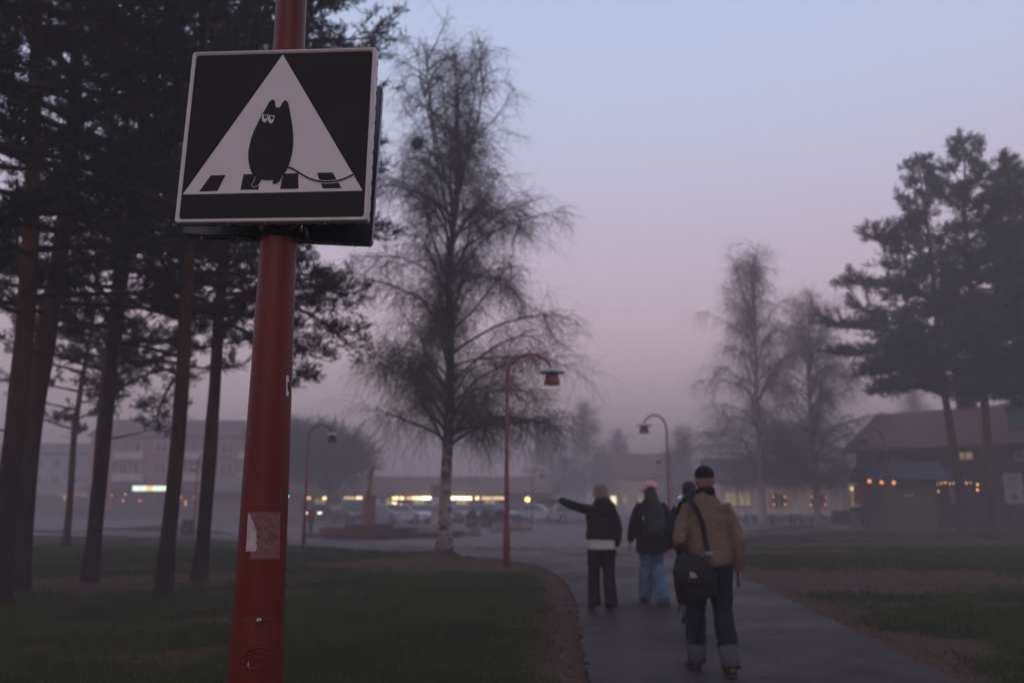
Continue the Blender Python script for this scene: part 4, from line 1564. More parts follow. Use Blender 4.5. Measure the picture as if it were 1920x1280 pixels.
# --- cream low house behind the weeping birches
CH = at(1352, 960, 74)
ch = thing('cream_house', 'low cream house with slate roof and window stars behind the weeping birches', 'building', (CH.x, 74, 0), 0)
cl_ = (at(1612, 960, 74) - CH).x
MB().box((cl_ / 2, 4.5, 1.7), (cl_, 9, 3.4)).build('wall', MAT['cream'], ch)
MB().box((cl_ / 2, -.06, .25), (cl_ + .04, .12, .5)).build('plinth', MAT['stone'], ch)
m = MB(); gable_roof(m, 0, cl_, 0, 9, 3.4, 5.4, .45); rf = m.build('roof', MAT['slate'], ch)
MB().box((cl_ * .78, 2.0, 4.6), (2.2, 1.6, 1.0)).build('dormer', MAT['trim'], rf)
for px_, py_ in ((1370, 935), (1396, 935), (1460, 938), (1534, 938)):
    p_ = at(px_, py_, 74)
    w_ = framed_window(ch, (p_.x - CH.x, -.05, p_.z), 1.1 if px_ < 1400 else 1.5, 1.2, MAT['lit_pane'] if px_ < 1400 else MAT['pane'], .12, 1)
for px_, py_ in ((1450, 931), (1472, 931), (1451, 945), (1472, 945), (1522, 931), (1548, 932), (1521, 946), (1547, 945)):
    p_ = at(px_, py_, 73.7)
    MB().ball((p_.x - CH.x, -.3, p_.z), .085, 8, 6).build('window_star', MAT['orange'], ch, True)
# lit entrance between the two houses
le = at(1608, 960, 66)
lt = thing('lit_entrance', 'small glazed entrance with a bright yellow light bar beside the red house', 'entrance', (le.x, 66, 0), 0)
MB().box((0, .5, 1.5), (1.3, 1.0, 3.0)).build('frame', MAT['trim'], lt)
MB().box((0, -.04, 1.75), (1.0, .06, .9)).build('lit_glass', MAT['lit_pane'], lt)
MB().box((0, -.06, .65), (1.0, .06, 1.1)).build('door_panel', MAT['shop_dark'], lt)
MB().box((0, -.25, 2.62), (.95, .3, .26)).build('light_bar', MAT['canopy_tube'], lt)

# --- dark red wooden house
H0 = at(1617, 980, 58)
H1 = at(1990, 980, 49)
hdir = Vector((H1.x - H0.x, H1.y - H0.y, 0))
hl = hdir.length
ho_ = thing('red_house', 'dark red wooden house with brown tiled roof behind the pines', 'building', (H0.x, 58, 0), math.atan2(hdir.y, hdir.x))
MB().box((hl / 2, 4.5, 2.6), (hl, 9, 5.2)).build('wall', MAT['house_red'], ho_)
MB().prism([(0, 5.2), (9, 5.2), (4.5, 7.2)], lambda p, s: (.02 + (hl - .04) * s, p[0], p[1])).build('gable', MAT['house_red'], ho_)
m = MB(); gable_roof(m, 0, hl, 0, 9, 5.2, 7.6, .75); rf = m.build('roof', MAT['roof_tile'], ho_)
MB().box((hl * .46, 4.6, 8.3), (.9, .7, 1.7)).build('chimney', MAT['brick_red'], rf)
MB().box((hl * .835, 1.6, 6.5), (1.3, 1.2, 1.0)).build('dormer', MAT['teal'], rf)
MB().box((hl / 2, -.80, 4.86), (hl + 1.5, .12, .16)).build('gutter', MAT['slate'], rf)
MB().box((.06, -.05, 2.6), (.24, .14, 5.1)).build('corner_board', MAT['house_red'], ho_)
hz_ = ho_.matrix_basis.inverted()


def on_house(px_, py_):
    """point of the house's front wall seen there, in the house's space"""
    d = ray(px_, py_)
    n_ = Vector((-hdir.y, hdir.x, 0)).normalized()
    t = (Vector((H0.x, 58, 0)) - CAM).dot(n_) / d.dot(n_)
    w_ = CAM + d * t - Vector((H0.x, 58, 0))
    u_ = hdir.normalized()
    return w_.dot(u_), w_.z


for (x0, y0, x1, y1, pm, bars) in ((1660, 851, 1692, 870, 'pane', 1), (1795, 845, 1826, 863, 'lit_pane', 1), (1905, 845, 1930, 863, 'pane', 1)):
    (a0, z0), (a1, z1) = on_house(x0, y1), on_house(x1, y0)
    framed_window(ho_, ((a0 + a1) / 2, -.06, (z0 + z1) / 2), a1 - a0, z1 - z0, MAT[pm], .16, bars, frame=MAT['trim'])
for (x0, y0, x1, y1, nm, mt, dy) in ((1634, 905, 1660, 942, 'red_notice', 'poster_red', -.03), (1783, 905, 1792, 945, 'door_leaf', 'trim', -.05)):
    (a0, z0), (a1, z1) = on_house(x0, y1), on_house(x1, y0)
    MB().box(((a0 + a1) / 2, dy, (z0 + z1) / 2), (a1 - a0, .06, z1 - z0)).build(nm, MAT[mt], ho_)
(a0, z0), (a1, z1) = on_house(1772, 985), on_house(1842, 904)
pw = a1 - a0
porch = MB().prism([(0, 0), (pw, 0), (pw / 2, pw * .30)], lambda p, s: (a0 + p[0], -1.6 + 1.58 * s, z1 + p[1])).build('porch_gable', MAT['trim'], ho_)
m = MB()
for sx in (-1, 1):
    m.box((a0 + pw / 2 + sx * pw * .27, -.85, z1 + pw * .165), (pw * .62, 1.9, .10), 0, 0, sx * math.atan(.6))
m.build('porch_roof', MAT['house_red'], porch)
for xx in (a0 + .15, a1 - .15):
    MB().box((xx, -1.5, z1 / 2), (.14, .14, z1)).build('porch_post', MAT['house_red'], ho_)
for i in range(11):
    MB().ball((a0 + pw * i / 10, -1.66, z1 - .06 + .04 * math.sin(i * 2.1)), .045, 6, 4).build('string_light', MAT['amber'], ho_, True)
for px_, py_ in ((1838, 908), (1838, 918), (1764, 921)):
    a_, z_ = on_house(px_, py_)
    MB().ball((a_, -.4, z_), .07, 6, 4).build('string_light', MAT['amber'], ho_, True)
(a0, z0), (a1, z1) = on_house(1887, 944), on_house(1916, 886)
po = thing('poster', 'tall white poster on the dark red house wall', 'poster', ho_.matrix_basis @ Vector(((a0 + a1) / 2, -.10, (z0 + z1) / 2)), ho_.rotation_euler.z)
pw, ph = a1 - a0, z1 - z0
MB().box((0, 0, 0), (pw, .04, ph)).build('sheet', MAT['poster'], po)
MB().ball((0, -.03, -ph * .28), pw * .2, 10, 6, 1, .1).build('printed_spot', MAT['teal'], po)
for zz in (.36, .28, .10, .02):
    MB().box((0, -.026, ph * zz), (pw * .6, .01, ph * .03)).build('printed_line', M('print_grey', (.2, .2, .22), .7, .1, 4), po)

# --- kiosk
K0 = G(1712, 990)
kd = 50.0
K0 = at(1712, 990, kd)
kx = lambda px_: (px_ - 1712) / F_PX * kd
kz = lambda py_: at(1712, py_, kd).z
ki = thing('kiosk', 'small olive green wooden kiosk with dark blue roof by the pines', 'kiosk', (K0.x, kd, 0), R(-2))
kw = kx(1757) - kx(1667)
MB().box((0, 1.2, kz(899) / 2), (kw, 2.4, kz(899))).build('wall', MAT['kiosk_green'], ki)
m = MB()
for i in range(12):
    m = MB().box((-kw / 2 + kw * (i + .5) / 12, -.012, kz(899) / 2), (kw / 12 - .03, .024, kz(899) - .02)).build('plank', MAT['kiosk_green'], ki)
MB().box((kw / 2 + .10, 1.2, kz(899) / 2), (.16, 2.4, kz(899))).build('corner_board', MAT['kiosk_roof'], ki)
m = MB()
rl, rr_ = kx(1636), kx(1782)
for (ya, yb) in ((-.75, 1.2), (3.15, 1.2)):
    m.prism([(ya, kz(902)), (yb, kz(866)), (yb, kz(866) + .10), (ya, kz(902) + .10)], lambda p, s: (rl if s == 0 else rr_, p[0], p[1]))
m.build('roof', MAT['kiosk_roof'], ki)
MB().prism([(-.78, kz(902) - .05), (1.2, kz(866) - .02), (1.2, kz(866) + .14), (-.78, kz(902) + .16)], lambda p, s: (rr_ + .005 + .07 * s, p[0], p[1])).build('barge_board', M('barge_blue', (.04, .06, .10), .5, .1, 4), ki)
for i in range(6):      # worn dark lettering over a small notice
    MB().box((kx(1692 + i * 7), -.03, kz(914)), (.13, .012, .26)).build('letter', M('letter_dark', (.025, .022, .018), .8, .1, 4) if i == 0 else bpy.data.materials['letter_dark'], ki)
MB().box((kx(1709), -.03, kz(928)), (.55, .012, .14)).build('notice', MAT['poster'], ki)
MB().box((kx(1652), 1.9, 1.2), (.08, .08, 2.4)).build('porch_post', MAT['kiosk_roof'], ki)
for px_, py_ in ((1633, 902), (1655, 904), (1677, 905)):
    MB().ball((kx(px_), -.55, kz(py_)), .10, 10, 6).build('orange_lamp', MAT['orange'], ki, True)
b_ = MB().box((kx(1645), 2.0, kz(926)), (.8, .06, 1.2)).build('red_notice', MAT['poster_red'], ki)

# ------------------------------------------------------------------ small things round the square
def a_board(label, px_, py_, d, h_, top_mat, rz):
    p_ = at(px_, py_, d)
    t = thing('advertising_board', label, 'sign', (p_.x, d, 0), rz)
    for s in (-1, 1):
        MB().box((0, s * .16, h_ / 2), (.62, .03, h_), 0, s * .22).build('panel', MAT['poster'], t)
    if top_mat:
        MB().box((0, -.06, h_ + .16), (.50, .05, .34)).build('header', top_mat, t)
    return t


a_board('white pavement board with a red top by the lit entrance', 1605, 985, 58, .95, MAT['poster_red'], .5)
a_board('small white pavement board just right of the man in the beanie', 1402, 978, 60, .95, None, 1.1)


def picnic_table(label, px_, d, rz):
    p_ = at(px_, 970, d)
    t = thing('picnic_table', label, 'table', (p_.x, d, 0), rz, 'picnic tables under the weeping birches')
    w = MAT['picnic']
    for i in range(4):
        MB().box((0, -.27 + .18 * i, .74), (1.8, .15, .04)).build('top_plank', w, t)
    for s in (-1, 1):
        MB().box((0, s * .72, .44), (1.8, .26, .04)).build('bench', w, t)
        MB().box((s * .65, 0, .40), (.07, 1.6, .08)).build('cross_beam', w, t)
        for q_ in (-1, 1):
            MB().box((s * .65, q_ * .42, .36), (.07, .08, .80), 0, q_ * .45).build('leg', w, t)
    return t


MAT['picnic'] = M('picnic_wood', (.09, .065, .055), .8, .2, 5)
picnic_table('picnic table nearest to the man in the beanie', 1425, 61, .2)
picnic_table('picnic table between the two birch trunks', 1466, 60, -.1)
picnic_table('picnic table below the second pair of window stars', 1512, 62, .1)
for lab_, px_, d in (('dark clipped hedge beside the lit entrance of the red house', 1586, 62),):
    p_ = at(px_, 975, d)
    t = thing('hedge', lab_, 'hedge', (p_.x, d, 0))
    rg = np.random.default_rng(9)
    n_ = 2600
    c_ = (rg.random((n_, 3)) - .5) * np.array([1.9, .9, 1.0]) + np.array([0, 0, .52])
    a_ = rg.normal(size=(n_, 3)) * .06
    b_ = rg.normal(size=(n_, 3)) * .06
    o = link('foliage', mesh_np('foliage', np.stack([c_, c_ + a_, c_ + b_], 1).reshape(-1, 3), np.arange(n_ * 3), 3), MAT['needles_far'], t)
    o['kind'] = 'stuff'
    MB().tube([(-.6, 0, 0), (-.6, 0, .5)], [.03, .02], 6).tube([(.5, 0, 0), (.5, 0, .5)], [.03, .02], 6).build('stem', MAT['picnic'], t)

# raised round bed with the sculpture
bed = at(692, 1010, 38.6)
rb = thing('round_bed', 'low round brick bed with steps round the sculpture pillar', 'planter', (bed.x, 38.6, 0))
MB().lathe([(2.15, 0), (2.15, .42), (1.95, .46), (1.9, .40), (.1, .40)], (0, 0, 0), 40).build('wall', MAT['brick_bed'], rb)
MB().lathe([(1.1, .38), (1.1, .60), (1.0, .62), (.1, .62)], (0, 0, 0), 32).build('inner_step', MAT['brick_bed'], rb)
MB().lathe([(1.5, 0), (1.5, .20), (.1, .20)], (-1.6, .9, 0), 32).build('side_step', MAT['brick_bed'], rb)
MB().lathe([(2.2, 0), (2.2, .25), (.1, .25)], (1.9, 1.6, 0), 32).build('outer_step', MAT['brick_bed'], rb)
sc0 = thing('sculpture', 'slender bronze figure on a square stone pillar in the round bed', 'sculpture', (bed.x - .02, 38.5, .62), R(30))
MB().box((0, 0, .55), (.46, .46, 1.1)).build('pillar', M('pillar_stone', (.30, .15, .11), .8, .15, 4), sc0, False, .02)
MB().box((0, 0, 1.12), (.52, .52, .08)).build('capital', MAT['stone'], sc0)
fg = MB()
fg.loft([((-.05, 0, 1.16), .10, .08), ((-.04, 0, 1.45), .07, .07), ((0, .02, 1.75), .11, .09), ((.03, .02, 1.95), .08, .07), ((.06, .02, 2.2), .13, .09), ((.07, .02, 2.36), .05, .05),
         ((.08, .02, 2.45), .08, .09), ((.08, .02, 2.55), .05, .06)], 12)
fg.tube([(.12, .02, 2.28), (.26, .04, 2.42), (.20, .05, 2.66)], [.045, .035, .025], 8)
fg.tube([(.0, .02, 2.28), (-.12, .02, 2.05), (-.06, -.10, 1.88)], [.045, .035, .025], 8)
fg.build('figure', MAT['bronze'], sc0, True)


def rock(label, px_, py_, d, w, h_, seed):
    p_ = at(px_, py_, d)
    rg = np.random.default_rng(seed)
    bm = bmesh.new()
    bmesh.ops.create_icosphere(bm, subdivisions=3, radius=1)
    for v_ in bm.verts:
        k = 1 + .25 * math.sin(v_.co.x * 3 + seed) * math.cos(v_.co.y * 2.5) + .06 * rg.normal()
        v_.co = Vector((v_.co.x * w / 2 * k, v_.co.y * w * .35 * k, max(v_.co.z, -.15) * h_ * k))
    me = bpy.data.meshes.new('boulder')
    bm.to_mesh(me); bm.free()
    return tag(link('boulder', me, MAT['stone'], None), label, 'boulder', 'boulders on the square')


for args in (('flat boulder nearest the birch trunk on the square', 887, 1000, 41, 1.0, .28, 1), ('long low boulder right of the birch trunk', 942, 994, 47, 1.5, .35, 2),
             ('boulder just left of the tall red lamp post', 978, 992, 49, 1.3, .4, 3), ('dark low boulder right of the round bed', 800, 992, 49, 1.8, .3, 4)):
    o = rock(*args)
    p_ = at(args[1], args[2], args[3])
    o.location = (p_.x, args[3], .05)
for k, (lab_, px_) in enumerate((('dark round planter nearest the birch trunk', 885), ('middle one of three dark round planters', 911), ('dark round planter nearest the tall red lamp', 938))):
    p_ = at(px_, 980, 57)
    t = thing('planter', lab_, 'planter', (p_.x, 57, 0), 0, 'round planters at the edge of the square')
    MB().lathe([(.36, 0), (.42, .3), (.44, .5), (.40, .52), (.1, .45)], n=18).build('pot', MAT['picnic'], t, True)
    rg = np.random.default_rng(50 + k)
    n_ = 500
    d_ = rg.normal(size=(n_, 3)); d_ /= np.linalg.norm(d_, axis=1, keepdims=True)
    c_ = d_ * .40 * rg.random((n_, 1)) ** .4 * np.array([1, 1, .9]) + np.array([0, 0, .75])
    o = link('foliage', mesh_np('foliage', np.stack([c_, c_ + rg.normal(size=(n_, 3)) * .07, c_ + rg.normal(size=(n_, 3)) * .07], 1).reshape(-1, 3), np.arange(n_ * 3), 3), MAT['needles_far'], t)
    o['kind'] = 'stuff'
p_ = at(815, 980, 57)
t = thing('advertising_column', 'pale pinkish column half hidden by the birch trunk', 'column', (p_.x, 57, 0))
MB().lathe([(.30, 0), (.30, .2), (.27, .22), (.27, 2.55), (.32, 2.58), (.30, 2.75), (.1, 2.9)], n=24).build('shaft', M('column_pink', (.42, .27, .24), .7, .15, 5), t, True)
MB().lathe([(.275, 1.0), (.275, 1.9)], n=24).build('poster_band', MAT['poster'], t, True)
p_ = G(352, 1004)
t = thing('litter_bin', 'dark grey bin at the foot of the lamp between pine trunks', 'bin', (p_.x - .05, p_.y, 0))
MB().box((0, 0, .36), (.42, .42, .68)).build('body', MAT['bin'], t, False, .03)
MB().box((0, 0, .73), (.46, .46, .06)).build('lid', MAT['black_metal'], t, False, .02)
MB().box((0, -.215, .58), (.26, .02, .10)).build('opening', MAT['hole'], t)
p_ = G(582, 1000)
t = thing('litter_bin', 'red topped bin on a post beside the lamp right of the sign post', 'bin', (p_.x, p_.y, 0))
MB().tube([(0, 0, 0), (0, 0, .6)], [.09, .09], 10).build('post', MAT['bin'], t)
MB().lathe([(.14, .55), (.18, .60), (.20, 1.15), (.16, 1.2), (.02, 1.22)], n=18).build('body', MAT['lamp_red'], t, True)
p_ = at(1908, 980, 47)
t = thing('litter_bin', 'dark bin with a wide lid at the picture edge beside the pines', 'bin', (p_.x, 47, 0))
MB().box((0, 0, .45), (.6, .6, .9)).build('body', MAT['bin'], t, False, .03)
MB().box((0, 0, .95), (.8, .8, .08)).build('lid', MAT['black_metal'], t, False, .02)
# traffic signal glimpsed beside the sign post
p_ = at(539, 930, 80)
t = thing('traffic_light', 'small traffic light showing green beside the sign post', 'traffic light', (p_.x, 80, 0))
MB().tube([(0, .1, 0), (0, .1, 2.6)], [.05, .05], 8).build('post', MAT['bin'], t)
MB().box((0, 0, p_.z + .2), (.3, .18, .9)).build('housing', MAT['black_metal'], t)
for i, mm in enumerate(('green_signal', 'hole', 'hole')):
    MB().ball((0, -.09, p_.z + .26 * i), .12, 10, 6, 1, .4).build('signal_lens', MAT[mm], t, True)
p_ = at(1275, 931, 95)
t = thing('blue_light_sign', 'tiny lit blue sign between the pink cap and the man', 'sign', (p_.x, 95, 0))
MB().tube([(0, .1, 0), (0, .1, p_.z)], [.05, .05], 8).build('post', MAT['bin'], t)
MB().lathe([(.02, -.05), (.18, -.03), (.18, .03), (.02, .05)], (0, 0, p_.z), 14).build('disc', MAT['blue_signal'], t)

# ------------------------------------------------------------------ parked cars
MAT['tyre'] = M('tyre', (.015, .015, .016), .8, .2, 8)
MAT['rim'] = M('rim', (.35, .35, .37), .35, .1, 8, metal=.7)
MAT['glass_dark'] = M('car_glass', (.02, .02, .025), .08, .1, 3, spec=.8)
MAT['tail'] = M('tail_lamp', (.25, .02, .02), .3, .1, 4)
MAT['lamp_glass'] = M('lamp_glass', (.6, .6, .62), .15, .1, 4)
CARCOL = {k: M('car_' + k, c, .28, .04, 1, coat=.6, metal=.2) for k, c in dict(white=(.62, .62, .65), silver=(.38, .38, .42), dark=(.05, .055, .07), blue=(.06, .08, .14), red=(.28, .035, .03), grey=(.20, .20, .23)).items()}


def build_car(estate=True, van=False):
    root = thing('parked_car', 'x', 'car')
    L_, W_ = (4.5, 1.78) if not van else (5.0, 1.9)
    # side outline (x along length, z): lower body and greenhouse, lofted over the width with tumblehome
    low = [(-2.2, .30), (-2.25, .55), (-2.22, .86), (-1.9, .92), (.75, .94), (1.5, .86), (2.1, .74), (2.24, .55), (2.2, .30)]
    gh = [(-2.1, .90), (-1.85, 1.38), (-1.2, 1.47), (.05, 1.46), (.95, .93)] if estate else [(-1.75, .90), (-1.1, 1.36), (-.5, 1.44), (.15, 1.42), (1.0, .93)]
    if van:
        low = [(-2.45, .30), (-2.5, .9), (-2.45, 1.0), (1.2, 1.0), (2.2, .92), (2.5, .60), (2.45, .30)]
        gh = [(-2.42, .98), (-2.35, 1.85), (-2.2, 1.93), (.75, 1.92), (1.65, .98)]
    b = MB()
    def lw(p, s):
        y_ = (W_ / 2) * (1 - .06 * abs((p[1] - .6))) * (.93 if abs(p[0]) > 2.0 else 1)
        return (p[0], y_ * (1 if s else -1), p[1])
    b.prism(low, lw)
    def gw(p, s):
        y_ = W_ / 2 * (.95 if p[1] < 1.05 else .74 if not van else .86)
        return (p[0], y_ * (1 if s else -1), p[1])
    b.prism(gh, gw)
    body_ = b.build('body', None, root, False, .05)
    body_.data.materials.append(CARCOL['white'])
    cx_ = sum(p[0] for p in gh) / len(gh)
    for s in (0, 1):            # side glass, proud of the body
        gp_ = [((p[0] - cx_) * .86 + cx_, .97 + (p[1] - .93) * .82) for p in gh]
        def sg2(p, k, s=s):
            y_ = W_ / 2 * (.95 + (.74 - .95 if not van else -.09) * min(max((p[1] - 1.0) / .42, 0), 1)) + .004 + .012 * k
            return (p[0], y_ * (1 if s else -1), p[1])
        MB().prism(gp_, sg2).build('side_window', MAT['glass_dark'], root)
    for (p0, p1, nm) in ((gh[-1], gh[-2], 'windscreen'), (gh[0], gh[1], 'rear_window')):
        dx, dz = p1[0] - p0[0], p1[1] - p0[1]
        ln = math.hypot(dx, dz)
        nx_2, nz_2 = (dz / ln, -dx / ln)
        if nx_2 * (1 if nm == 'windscreen' else -1) < 0: nx_2, nz_2 = -nx_2, -nz_2
        q_ = []
        for f, wd in ((.12, .86), (.90, .72 if not van else .8)):
            for s in (-1, 1):
                q_.append(Vector((p0[0] + dx * f + nx_2 * .014, s * W_ / 2 * wd, p0[1] + dz * f + nz_2 * .014)))
        MB().quad(q_[0], q_[1], q_[3], q_[2]).build(nm, MAT['glass_dark'], root)
    for wx in (-1.38, 1.38):
        for s in (-1, 1):
            t = MB().loft([((wx, s * W_ / 2 * .80, .32), .30, .30), ((wx, s * W_ / 2 * .82, .32), .325, .325), ((wx, s * W_ / 2 * 1.0, .32), .325, .325), ((wx, s * W_ / 2 * 1.01, .32), .28, .28)], 20, (0, 0, 1)).build('wheel', MAT['tyre'], root)
            MB().loft([((wx, s * W_ / 2 * 1.005, .32), .20, .20), ((wx, s * W_ / 2 * 1.02, .32), .19, .19), ((wx, s * W_ / 2 * 1.015, .32), .05, .05)], 14, (0, 0, 1)).build('rim', MAT['rim'], t)
    xf = 2.24 if not van else 2.5
    for s in (-1, 1):
        MB().box((xf - .06, s * .62, .68), (.16, .34, .14)).build('headlight', MAT['lamp_glass'], root, False, .02)
        MB().box((-xf - .0, s * .70, .80), (.08, .22, .20)).build('tail_light', MAT['tail'], root, False, .02)
        MB().box((.70 if not van else 1.3, s * (W_ / 2 + .07), 1.0), (.12, .16, .11)).build('wing_mirror', MAT['black_metal'], root, False, .02)
    MB().box((xf + .01, 0, .42), (.06, 1.0, .16)).build('grille', MAT['black_metal'], root)
    return root


protos = {'estate': build_car(True), 'saloon': build_car(False), 'van': build_car(False, True)}
used = set()


def put_car(kind, colour, px_, d, rz, label, lit=None):
    src_ = protos[kind]
    if kind in used:
        c_ = copy_tree(src_)
    else:
        c_ = src_
    used.add(kind)
    p_ = at(px_, 965, d)
    c_.location = (p_.x, d, .02)
    c_.rotation_euler = (0, 0, rz)
    tag(c_, label, 'car', 'cars parked behind the square')
    for ch_ in c_.children:
        if ch_.name.split('.')[0] == 'body':
            ch_.material_slots[0].link = 'OBJECT'
            ch_.material_slots[0].material = CARCOL[colour]
        if lit and ch_.name.split('.')[0] == lit[0]:
            ch_.material_slots[0].link = 'OBJECT'
            ch_.material_slots[0].material = MAT[lit[1]]
    return c_


for args in (
        ('estate', 'silver', 735, 68, -.9, 'silver estate car just right of the sculpture pillar'),
        ('saloon', 'white', 775, 66, -.8, 'white car midway between sculpture and birch trunk'),
        ('estate', 'white', 803, 69, -.85, 'white estate car touching the birch trunk outline'),
        ('saloon', 'silver', 858, 71, -.85, 'silver car immediately right of the birch trunk'),
        ('estate', 'dark', 655, 70, -1.0, 'dark car left of the sculpture pillar'),
        ('saloon', 'grey', 900, 73, -.8, 'grey car above the middle round planter'),
        ('estate', 'blue', 930, 72, -.8, 'dark blue car left of the tall red lamp post'),
        ('saloon', 'red', 872, 84, -.2, 'distant red car with a rear light on'),
        ('van', 'dark', 1055, 76, -.1, 'dark van below the pointing hand'),
        ('saloon', 'white', 1010, 73, -.4, 'pale car just right of the tall red lamp post'),
        ('estate', 'silver', 1085, 68, .1, 'silver estate car half hidden behind the pointing person'),
        ('saloon', 'red', 168, 92, .4, 'red car far away behind the slim pine trunk'),
        ('saloon', 'dark', 605, 80, -1.75, 'dark car with its headlights on below the round tree', ('headlight', 'head_lamp')),
        ('van', 'white', 690, 82, -.4, 'pale van behind the sculpture pillar'),
        ('estate', 'grey', 830, 80, -.9, 'grey car hidden partly by the birch trunk in the back row')):
    put_car(*args)
p_ = at(989, 936, 90)
t = thing('street_light_globe', 'bright orange globe light on a post right of the tall red lamp', 'street lamp', (p_.x, 90, 0))
MB().tube([(0, 0, 0), (0, 0, p_.z)], [.05, .04], 8).build('post', MAT['bin'], t)
MB().ball((0, 0, p_.z), .26, 12, 8).build('globe', glow('globe_glow', (1.0, .55, .15), 6.0), t, True)

# ------------------------------------------------------------------ people
def cloth(name, col, rough=.9, var=.15, scale=8, bump=.4, bscale=30, quilt=False, spec=.2, col2=None):
    m = M(name, col, rough, var, scale, bump, bscale, spec=spec, col2=col2)
    if quilt:                                   # stitched diagonal quilting
        n, l = m.node_tree.nodes, m.node_tree.links
        p = n['Principled BSDF']
        t = n.new('ShaderNodeTexCoord')
        w1 = n.new('ShaderNodeTexWave')
        w1.inputs['Scale'].default_value = 9.0
        w1.inputs['Distortion'].default_value = 1.6
        w1.inputs['Detail'].default_value = 2
        w1.bands_direction = 'DIAGONAL'
        mp = n.new('ShaderNodeMapping')
        mp.inputs['Scale'].default_value = (.8, .2, 1.6)
        l.new(t.outputs['Object'], mp.inputs[0])
        l.new(mp.outputs[0], w1.inputs['Vector'])
        b = n.new('ShaderNodeBump')
        b.inputs['Strength'].default_value = .14
        b.inputs['Distance'].default_value = .015
        l.new(w1.outputs['Fac'], b.inputs['Height'])
        old = p.inputs['Normal'].links[0].from_socket
        l.new(old, b.inputs['Normal'])
        l.new(b.outputs[0], p.inputs['Normal'])
    return m


MAT['skin'] = M('skin', (.42, .21, .14), .55, .1, 12, .05, 60)
MAT['skin_warm'] = M('skin_warm', (.29, .165, .115), .55, .1, 12, .05, 60)
MAT['eye'] = M('eye_white', (.6, .58, .56), .2, .05, 5)
MAT['iris'] = M('iris', (.05, .04, .03), .2, .1, 5)
WR = bpy.data.textures.new('cloth_folds', 'CLOUDS')
WR.noise_scale = .075
WR.noise_depth = 2


def blob(name, m, mat, parent, voxel=.012, smooth=4, folds=0.0, fold_scale=None):
    """overlapping closed lofts fused into one continuous skin"""
    o = m.build(name, mat, parent, True)
    r = o.modifiers.new('fuse', 'REMESH')
    r.mode = 'VOXEL'
    r.voxel_size = voxel
    r.use_smooth_shade = True
    if smooth:
        s = o.modifiers.new('relax', 'SMOOTH')
        s.iterations = smooth
        s.factor = .5
    if folds:
        d = o.modifiers.new('folds', 'DISPLACE')
        d.texture = WR
        d.strength = folds
        d.mid_level = .5
        d.texture_coords = 'LOCAL'
    return o


def V(*a): return Vector(a)


def limb(m, pts, radii, n=12, ref=None):
    pts = [Vector(p) for p in pts]
    d = (pts[-1] - pts[0]).normalized()
    rf = ref or ((1, 0, 0) if abs(d.x) < .7 else (0, 0, 1))
    m.loft([(p, r if not isinstance(r, tuple) else r[0], r if not isinstance(r, tuple) else r[1]) for p, r in zip(pts, radii)], n, rf)


def seg(a, b, k):
    a, b = Vector(a), Vector(b)
    return [a.lerp(b, t) for t in k]


def hand(m, wrist, d, palm_n, thumb, curls=(.5, .5, .55, .6), k=1.0):
    """palm, four unequal fingers bent towards the palm normal, thumb leaving the palm's side"""
    d = Vector(d).normalized()
    pn = Vector(palm_n)
    pn = (pn - d * pn.dot(d)).normalized()
    sd = d.cross(pn).normalized() * thumb
    w = Vector(wrist)
    m.loft([(w - d * .02, .026 * k, .020 * k), (w + d * .02 * k, .033 * k, .018 * k), (w + d * .06 * k, .041 * k, .015 * k), (w + d * .092 * k, .040 * k, .012 * k)], 12, tuple(sd))
    for i, (off, ln) in enumerate(((.029, .074), (.0095, .082), (-.0105, .076), (-.030, .060))):
        p = w + d * .088 * k + sd * off * k
        dd = d + sd * off * 2.0
        dd.normalize()
        pts, c = [p - dd * .012], curls[i]
        for sgm in (.45, .32, .23):
            pts.append(p)
            p = p + dd * ln * sgm * k
            dd = (dd * math.cos(c) + pn * math.sin(c)).normalized()
        pts.append(p)
        m.loft([(q_, r * k, r * k) for q_, r in zip(pts, (.0095, .0095, .0088, .0080, .0060))], 8, tuple(sd))
    p = w + d * .025 * k + sd * .026 * k
    dd = (d * .7 + sd * .65 + pn * .25).normalized()
    pts = [p - dd * .015]
    for ln in (.036, .030, .024):
        pts.append(p)
        p = p + dd * ln * k
        dd = (dd + d * .25 + pn * .18).normalized()
    pts.append(p)
    m.loft([(q_, r * k, r * k) for q_, r in zip(pts, (.013, .0125, .011, .0095, .0065))], 8, tuple(pn))


